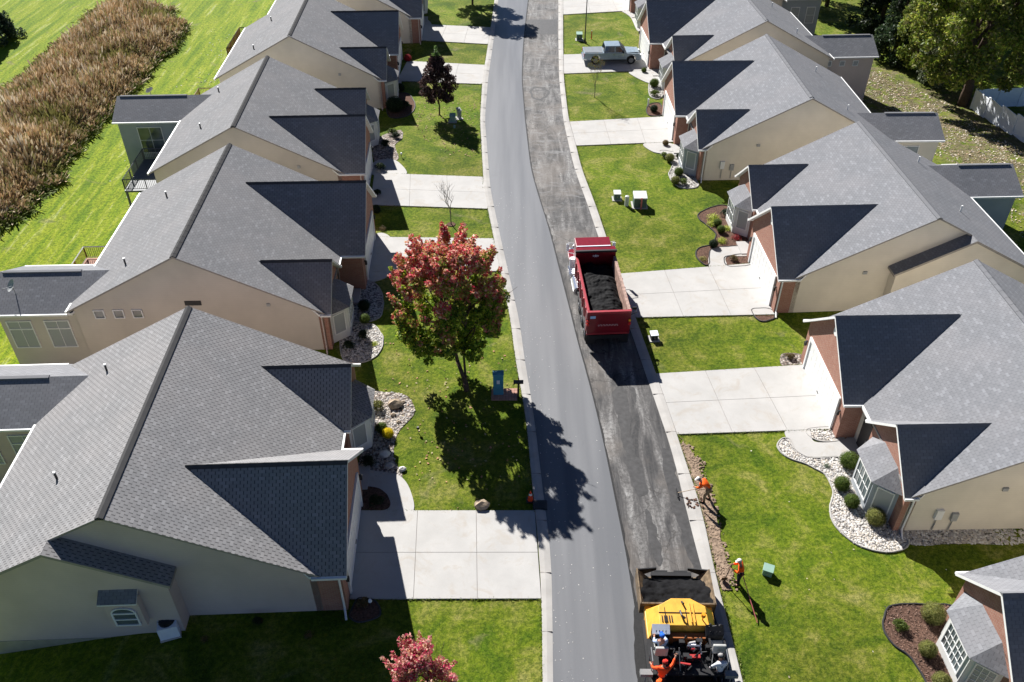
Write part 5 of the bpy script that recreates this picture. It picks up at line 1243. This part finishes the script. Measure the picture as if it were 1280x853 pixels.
SEATC=plain('grey vinyl seat',(.42,.42,.40),.5,.4); seat(-1.08,-1.45,SEATC); seat(1.25,-1.3,SEATC)
for x,mt in ((-1.0,M['pvc']),(1.2,BLK)):
    m=MB(); m.prism([(x-.35,-.62,1.25),(x-.35,-1.0,1.25),(x-.35,-1.0,1.62),(x-.35,-.62,1.86)],(.7,0,0)); c_=m.build('control_console',BLK,PV_,bevel=.02)
    m=MB(); m.prism([(x-.36,-.66,1.87),(x-.36,-.98,1.66),(x-.36,-.98,1.7),(x-.36,-.66,1.91)],(.72,0,0)); m.build('console_cover',mt,c_)
    m=MB(); 
    for k in range(4): m.tube((x-.2+.13*k,-.9,1.7),(x-.2+.13*k,-.93,1.82),.018,n=5); m.ball((x-.2+.13*k,-.93,1.83),.03,1)
    m.build('lever',BLK,c_)
m=MB(); m.tube((.95,-.75,1.9),(1.25,-.75,1.98),.03,n=6); m.ball((1.0,-.72,2.0),.07,1); m.ball((1.4,-.75,1.98),.08,1); m.build('work_light',BLK,PV_)
# central machinery behind the hood
rr_=random.Random(8)
for k in range(46):
    m=MB(); bx_=False
    x=rr_.uniform(-.75,.95); y=rr_.uniform(-2.25,-1.05); z=rr_.uniform(1.0,1.35); a=rr_.uniform(.04,.14)
    if rr_.random()<.5: bx_=True; m.box((x-a,y-a*.7,z-.1),(x+a,y+a*.7,z+a))
    else: m.tube((x,y,z),(x+rr_.uniform(-.3,.3),y+rr_.uniform(-.3,.3),z+rr_.uniform(-.05,.25)),.03,n=6)
    m.build('valve_block' if bx_ else 'hydraulic_hose',BLK,PV_)
m=MB(); m.tube((.15,-1.15,1.2),(.45,-1.15,1.3),.13,n=12); m.tube((.3,-1.0,1.1),(.3,-1.4,1.25),.1,n=10); m.box((.05,-1.35,1.15),(.55,-1.28,1.42)); m.tube((.62,-1.5,1.1),(.62,-1.1,1.4),.05,n=8); m.build('pump',CHROME,PV_)
m=MB(); m.box((-.1,-1.75,1.0),(.55,-1.6,1.25)); m.tube((-.4,-1.9,1.1),(.1,-2.1,1.3),.05,n=8); m.build('red_pump_cover',plain('red machine part',(.35,.02,.02),.5,.4),PV_)
m=MB(); m.tube((.95,-2.1,1.0),(1.1,-1.45,1.5),.02,n=6); m.build('hand_lever',GREYM,PV_); m=MB(); m.tube((-.3,-2.2,1.0),(-.35,-1.6,1.7),.02,n=6); m.build('hand_lever',GREYM,PV_)
# screed and its arms
m=MB(); m.box((-1.75,-3.3,.05),(1.75,-2.55,.5)); m.box((-1.75,-3.75,.32),(1.75,-3.3,.4)); scr=m.build('screed',BLK,PV_,bevel=.02)
for s_ in (-1,1): m=MB(); m.box((s_*1.52-.06,-2.9,.55),(s_*1.52+.06,.3,.75)); m.build('tow_arm',BLK,PV_)
for s_ in (-1,1): m=MB(); m.box((s_*1.82-.05,-3.4,.03),(s_*1.82+.05,-2.4,.42)); m.box((s_*1.7-.25,-2.5,1.0),(s_*1.7+.25,-2.25,1.2)); m.tube((s_*1.7,-2.4,.4),(s_*1.7,-2.4,1.0),.03,n=6); m.build('end_gate',GREYM,scr)
for s_ in (-1,1): m=MB(); m.path([(s_*1.5,-2.3,.98),(s_*1.5,-2.3,1.85),(s_*1.5,-1.7,1.85),(s_*1.5,-1.7,.98)],.022); m.build('handrail',M['steel'],PV_)
# fresh mat being laid, plus the loose edge
sheet('fresh_mat',[(Mid(17.6)-.05,17.9),(Rin(17.6)-.02,17.9),(Rin(0),0),(Rin(-30),-30),(Mid(-30)-.05,-30),(Mid(0)-.05,0)],-.1,.064,M['mat_edge'],'new black asphalt mat behind the paver','road')
sheet('spilled_asphalt',blob([(800,745),(806,765),(806,820),(812,853),(800,880),(796,850),(793,800),(792,765)],.08,6),-.05,.07,M['mat_edge'],'black asphalt spilled between the paver and the finished lane','road')
# ------------------------------------------------------------------ people
SKIN=plain('skin',(.42,.22,.15),.6,.3,var=.06); SKIND=plain('tanned skin',(.28,.13,.08),.6,.3,var=.06)
ORG=plain('hi vis orange shirt',(.95,.13,.015),.8,.2,var=.1); KHA=plain('khaki trousers',(.22,.17,.11),.85,.15); NAVY=plain('dark trousers',(.02,.022,.03),.85,.15); BOOT=plain('boot leather',(.04,.025,.015),.7,.3)
WSH=plain('white shirt',(.62,.64,.68),.85,.15,var=.06); LBL=plain('light blue shirt',(.42,.52,.72),.85,.15,var=.08); BLU=plain('blue cap cloth',(.02,.12,.55),.8,.2); WCAP=plain('white cap cloth',(.62,.60,.58),.8,.2); GREYC=plain('grey cap cloth',(.35,.34,.33),.8,.2); PNK=plain('pink glove',(.8,.08,.2),.8,.2); HAIR=plain('brown hair',(.05,.03,.02),.8,.3); REDC=plain('red cap cloth',(.5,.03,.02),.8,.2); EYE=plain('eye dark',(.02,.02,.02),.4,.4); BLOGO=plain('dark shirt print',(.03,.03,.05),.8,.2)
def skinned(verts,edges,radii,sub=2):
    me=bpy.data.meshes.new('tmp'); me.from_pydata(verts,edges,[]); o=bpy.data.objects.new('tmp',me); col.objects.link(o)
    o.modifiers.new('s','SKIN'); 
    if not me.skin_vertices: 
        with bpy.context.temp_override(object=o,active_object=o): bpy.ops.object.skin_root_mark() if False else None
    lay=me.skin_vertices[0].data if me.skin_vertices else None
    for i,r in enumerate(radii):
        lay[i].radius=(r,r) if not isinstance(r,tuple) else r
    lay[0].use_root=True
    ss=o.modifiers.new('u','SUBSURF'); ss.levels=sub; ss.render_levels=sub
    dg=bpy.context.evaluated_depsgraph_get(); dg.update(); ev=o.evaluated_get(dg); out=bpy.data.meshes.new_from_object(ev,depsgraph=dg)
    bpy.data.objects.remove(o); bpy.data.meshes.remove(me); return out
def person(loc,rz,J,label,shirt,trousers,cap,skin=SKIN,sleeve='long',glove=None,group='road workers'):
    """J: joints in metres, x right, y forward, z up"""
    root=empty('person',loc,rz,label=label,cat='person',group=group)
    V=lambda k:Vector(J[k])
    k_=['pelvis','waist','chest','neck','headb','headt','shL','elL','wrL','palmL','shR','elR','wrR','palmR','hipL','knL','anL','toeL','hipR','knR','anR','toeR']
    J.setdefault('headb',tuple(V('neck')+(V('headt')-V('neck'))*.42))
    for s in 'LR': J['palm'+s]=tuple(V('wr'+s)+(V('wr'+s)-V('el'+s)).normalized()*.08)
    rad=[.125,.12,.14,.055,.085,.085,.06,.045,.032,.04,.06,.045,.032,.04,.085,.06,.04,.035,.085,.06,.04,.035]
    ix={n:i for i,n in enumerate(k_)}
    E_=[('pelvis','waist'),('waist','chest'),('chest','neck'),('neck','headb'),('headb','headt'),('chest','shL'),('shL','elL'),('elL','wrL'),('wrL','palmL'),('chest','shR'),('shR','elR'),('elR','wrR'),('wrR','palmR'),('pelvis','hipL'),('hipL','knL'),('knL','anL'),('anL','toeL'),('pelvis','hipR'),('hipR','knR'),('knR','anR'),('anR','toeR')]
    me=skinned([J[k] for k in k_],[(ix[a],ix[b]) for a,b in E_],rad)
    b=MB(); b.bm.from_mesh(me); bpy.data.meshes.remove(me)
    # fingers and thumb
    for s,sg in (('L',-1),('R',1)):
        d=(V('wr'+s)-V('el'+s)).normalized(); side=d.cross(Vector((0,0,1))); side=side.normalized() if side.length>.1 else Vector((1,0,0)); dn=d.cross(side).normalized()*-1
        if dn.z>0: dn=-dn
        p0=V('palm'+s)
        for f,(o,l) in enumerate(((-.03,.062),(-.01,.072),(.011,.068),(.031,.052))):
            a=p0+side*o+d*.02; q=a+d*l*.45; r_=q+(d*.35+dn*.9).normalized()*l*.35; t=r_+(d*-.2+dn).normalized()*l*.28
            b.tube(a,q,.0105,.0095,6); b.tube(q,r_,.0095,.0088,6); b.tube(r_,t,.0088,.007,6)
        a=p0-d*.03+side*.03*(-1); q=a+(side*-1+d*.5).normalized()*.035; t=q+(d+dn*.8).normalized()*.032; b.tube(a,q,.012,.0105,6); b.tube(q,t,.0105,.008,6)
    # face
    fw=Vector(J.get('face',(0,1,0))).normalized(); hc=(V('headb')+V('headt'))/2; up=(V('headt')-V('neck')).normalized(); rt=fw.cross(up).normalized()
    b.ball(hc,.098,2,0,0,(.92,1.0,1.12)); b.tube(hc+fw*.085+up*.01,hc+fw*.122-up*.018,.01,.016,6); b.ball(hc+fw*.085-up*.05,.022,1,0,0,(1.3,.6,.4))
    for q in (-1,1): b.ball(hc+rt*q*.092,.024,1,0,0,(.5,.8,1.3)); b.ball(hc+rt*q*.034+fw*.088+up*.012,.011,1,1)
    b.build('body',[skin,EYE],root,smooth=True)
    # clothing
    def cl(names,edges,radii,mat,nm):
        m_=skinned([J[n] for n in names],[(names.index(a),names.index(c)) for a,c in edges],radii); m_.materials.clear(); m_.materials.append(mat)
        for p_ in m_.polygons: p_.use_smooth=True
        return link(nm,m_,root)
    for s in 'LR':
        J['cuff'+s]=tuple(V('el'+s)+(V('wr'+s)-V('el'+s))*.82) if sleeve=='long' else tuple(V('sh'+s)+(V('el'+s)-V('sh'+s))*.85)
        J['hem'+s]=tuple(V('an'+s)+(V('kn'+s)-V('an'+s))*.1); J['heel'+s]=tuple(V('an'+s)+Vector((0,-.03,-.05)))
    J['nk']=tuple(V('chest')+(V('neck')-V('chest'))*.55)
    nm_=['chest','waist','pelvis','nk','shL','shR']; ed=[('chest','waist'),('waist','pelvis'),('chest','nk'),('chest','shL'),('chest','shR')]; rd=[.165,.15,.155,.085,.085,.085]
    for s in 'LR':
        if sleeve=='long': nm_+=['el'+s,'cuff'+s]; ed+=[('sh'+s,'el'+s),('el'+s,'cuff'+s)]; rd+=[.066,.052]
        else: nm_+=['cuff'+s]; ed+=[('sh'+s,'cuff'+s)]; rd+=[.07]
    sh_=cl(nm_,ed,rd,shirt,'shirt')
    cl(['pelvis','hipL','knL','hemL','hipR','knR','hemR'],[('pelvis','hipL'),('hipL','knL'),('knL','hemL'),('pelvis','hipR'),('hipR','knR'),('knR','hemR')],[.145,.11,.08,.062,.11,.08,.062],trousers,'trousers')
    for s in 'LR':
        m=MB(); a=V('an'+s); t=V('toe'+s); dd=(t-a); dd.z=0; dd=dd.normalized() if dd.length>.01 else Vector((0,1,0))
        g=min(a.z,t.z)-.045; m.tube(a+Vector((0,0,.1)),Vector((a.x,a.y,g+.05)),.058,.06,10); m.ball(Vector((a.x,a.y,g+.055))-dd*.01,.062,2,0,0,(1,1,.85)); m.tube(Vector((a.x,a.y,g+.05)),Vector((a.x,a.y,g+.045))+dd*.15,.056,.05,10); m.ball(Vector((a.x,a.y,g+.045))+dd*.15,.052,2,0,0,(1,1,.85)); m.build('boot',BOOT,root)
    if glove:
        for s in glove[1]:
            m=MB(); m.ball(J['palm'+s],.062,2); m.build('glove',glove[0],root)
    # cap with peak
    m=MB(); n=16; q=up.to_track_quat('Z','Y'); top=hc+up*.03
    rings=[(0,.112),(.05,.106),(.085,.075),(.1,.02)]
    R_=[[m.bm.verts.new(top+q@Vector((r*math.cos(6.283*i/n),r*math.sin(6.283*i/n),0))+up*h_) for i in range(n)] for h_,r in rings]
    for k in range(3):
        for i in range(n): m.bm.faces.new((R_[k][i],R_[k][(i+1)%n],R_[k+1][(i+1)%n],R_[k+1][i]))
    m.bm.faces.new(R_[3]); m.bm.faces.new(R_[0][::-1])
    pk=[top+fw*.08+rt*.08,top+fw*.18+rt*.055,top+fw*.19-rt*.055,top+fw*.08-rt*.08]; m.prism([tuple(c) for c in pk],tuple(up*.012)); m.build('cap',cap,root)
    m=MB(); m.ball(hc-fw*.015+up*.012,.104,2,0,0,(.93,.93,1)); m.build('hair',HAIR,root)
    return root
def tool(name,a,b,label,cat,r=.018,mat=None,head=None):
    a=Vector(a);b=Vector(b); ro=empty(name,tuple(b),label=label,cat=cat); m=MB(); m.tube(a-b,(0,0,0),r,n=8); m.build('handle',mat or M['wood_pale'],ro)
    if head: head(ro,(a-b))
    return ro
STAND=dict(pelvis=(0,0,.95),waist=(0,.02,1.12),chest=(0,.03,1.35),neck=(0,.05,1.52),headt=(0,.09,1.72),shL=(-.19,.03,1.42),elL=(-.26,.08,1.16),wrL=(-.2,.3,1.05),shR=(.19,.03,1.42),elR=(.26,.08,1.16),wrR=(.2,.3,1.05),hipL=(-.09,0,.9),knL=(-.11,.04,.5),anL=(-.12,0,.1),toeL=(-.13,.15,.05),hipR=(.09,0,.9),knR=(.11,.04,.5),anR=(.12,0,.1),toeR=(.13,.15,.05))
def pose(**k): d=dict(STAND); d.update(k); return d
# raking worker: leans towards the kerb (-x), seen from his right/back
p=at(883,627); 
rz=R(72)
J=pose(waist=(0,.12,1.08),chest=(0,.32,1.24),neck=(0,.47,1.33),headt=(0,.62,1.44),face=(0,.8,-.6),pelvis=(0,0,.92),shL=(-.19,.33,1.28),elL=(-.22,.48,1.02),wrL=(-.08,.66,.9),shR=(.19,.33,1.28),elR=(.26,.42,1.02),wrR=(.1,.48,.82),knL=(-.14,.14,.5),anL=(-.16,.12,.1),toeL=(-.17,.27,.05),anR=(.14,-.12,.1),toeR=(.15,.03,.05),knR=(.12,.02,.5))
person((p.x,p.y,.03),rz,J,'worker in orange shirt and khaki trousers bending to rake at the kerb',ORG,KHA,WCAP)
Rz=Matrix.Rotation(rz,3,'Z'); W=lambda q:Vector((p.x,p.y,.03))+Rz@Vector(q)
hd=W((0,1.45,.0)); hd.z=.13
def rakehead(ro,d):
    m=MB(); m.box((-.05,-.3,-.02),(0,.3,.02)); 
    for i in range(13): m.tube((-.02,-.28+.046*i,0),(-.05,-.28+.046*i,-.08),.006,n=4)
    m.build('rake_head',BLK,ro)
tool('rake',W((.12,.3,.78))-Vector((0,0,0)),hd,'rake held by the bending worker at the kerb','rake',head=rakehead)
m=MB()
for i in range(26):
    a=at(866,630); m.ball((a.x+random.uniform(-.35,.5),a.y+random.uniform(-.35,.3),.10),random.uniform(.03,.08),1,0,.4,(1,1,.6))
tag(m.build('asphalt_crumbs',plain('brown crumbs',(.12,.07,.05),.9,.1,var=.4)),'brown crumbs of soil on the kerb in front of the rake','debris',kind='stuff')
# worker with the shovel
p=at(922,731); rz=R(80)
J=pose(chest=(0,.08,1.34),neck=(0,.13,1.5),headt=(0,.2,1.69),face=(0,.85,-.5),elL=(-.25,.18,1.12),wrL=(-.1,.4,1.12),elR=(.25,.2,1.14),wrR=(.08,.42,1.28),shL=(-.19,.08,1.4),shR=(.19,.08,1.4))
person((p.x,p.y,.03),rz,J,'worker in orange shirt and dark trousers standing with a shovel on the bare soil',ORG,NAVY,WCAP)
Rz=Matrix.Rotation(rz,3,'Z'); W2=lambda q:Vector((p.x,p.y,.03))+Rz@Vector(q)
def shovelhead(ro,d):
    m=MB(); m.prism([(-.13,-.02,.32),(.13,-.02,.32),(.14,.03,.1),(.07,.05,0),(-.07,.05,0),(-.14,.03,.1)],(0,.012,0)); m.build('shovel_blade',plain('rusty blade',(.16,.09,.05),.6,.3),ro)
tool('shovel',W2((0,.46,1.4)),W2((.02,.62,.02)),'shovel with a rusty blade in front of the standing worker','shovel',head=shovelhead,r=.02,mat=M['wood_dk'])
a=at(934,727,1.05); b=at(956,788,.05)
def lutehead(ro,d):
    m=MB(); m.box((-.35,-.03,-.03),(.35,.03,.06)); m.build('lute_head',BLK,ro)
tool('asphalt_lute',W2((-.1,-.02,1.0)),(b.x-.25,b.y+.35,.08),'long pink handled lute trailing on the grass behind the standing worker','lute',r=.022,mat=PINK,head=None)
# paver crew
O_=Vector((7.12,20.95,.03))
SIT=pose(pelvis=(0,0,1.52),waist=(0,0,1.68),chest=(0,.04,1.92),neck=(0,.06,2.1),headt=(0,.1,2.3),shL=(-.19,.04,2.0),elL=(-.26,.18,1.76),wrL=(-.18,.42,1.74),shR=(.19,.04,2.0),elR=(.26,.18,1.76),wrR=(.18,.42,1.74),hipL=(-.1,.02,1.52),hipR=(.1,.02,1.52),knL=(-.13,.42,1.52),knR=(.13,.42,1.52),anL=(-.13,.45,1.1),anR=(.13,.45,1.1),toeL=(-.13,.58,1.05),toeR=(.13,.58,1.05))
person((O_.x-1.08,O_.y-1.48,.0),R(8),SIT,'paver operator in light blue shirt and bright blue cap seated at the controls',LBL,NAVY,BLU)
q=at(826,836,1.75)
J=pose(elR=(.36,.28,1.5),wrR=(.42,.52,1.66),elL=(-.36,.12,1.2),wrL=(-.46,.32,1.12),chest=(0,.08,1.34),neck=(.02,.13,1.5),headt=(.05,.2,1.69),face=(.3,.8,-.3))
person((q.x+.05,q.y-.1,.43),R(-14),J,'man in red orange shirt reaching into the middle of the paver',plain('red orange shirt',(.90,.09,.02),.8,.2,var=.1),NAVY,REDC)
q=at(901,832,1.35)
J=pose(elL=(-.3,.12,1.14),wrL=(-.36,.2,.9),elR=(.32,.16,1.18),wrR=(.26,.36,1.12),waist=(0,.05,1.12),chest=(0,.12,1.33),neck=(0,.2,1.5),headt=(0,.28,1.68),face=(0,.8,-.4))
r_=person((q.x,q.y-.05,.07),R(6),J,'man in white shirt and grey cap standing behind the empty paver seat',WSH,NAVY,GREYC,glove=(PNK,'L'))
m=MB(); m.ball((0,-.035,1.33),.10,2,0,.3,(1,.35,.8)); m.build('shirt_print',BLOGO,r_)
q=at(822,858,1.6)
person((q.x,q.y,.07),R(-30),pose(),'man in orange cap cut by the bottom edge behind the paver',ORG,NAVY,plain('orange cap cloth',(.9,.12,.02),.8,.2))
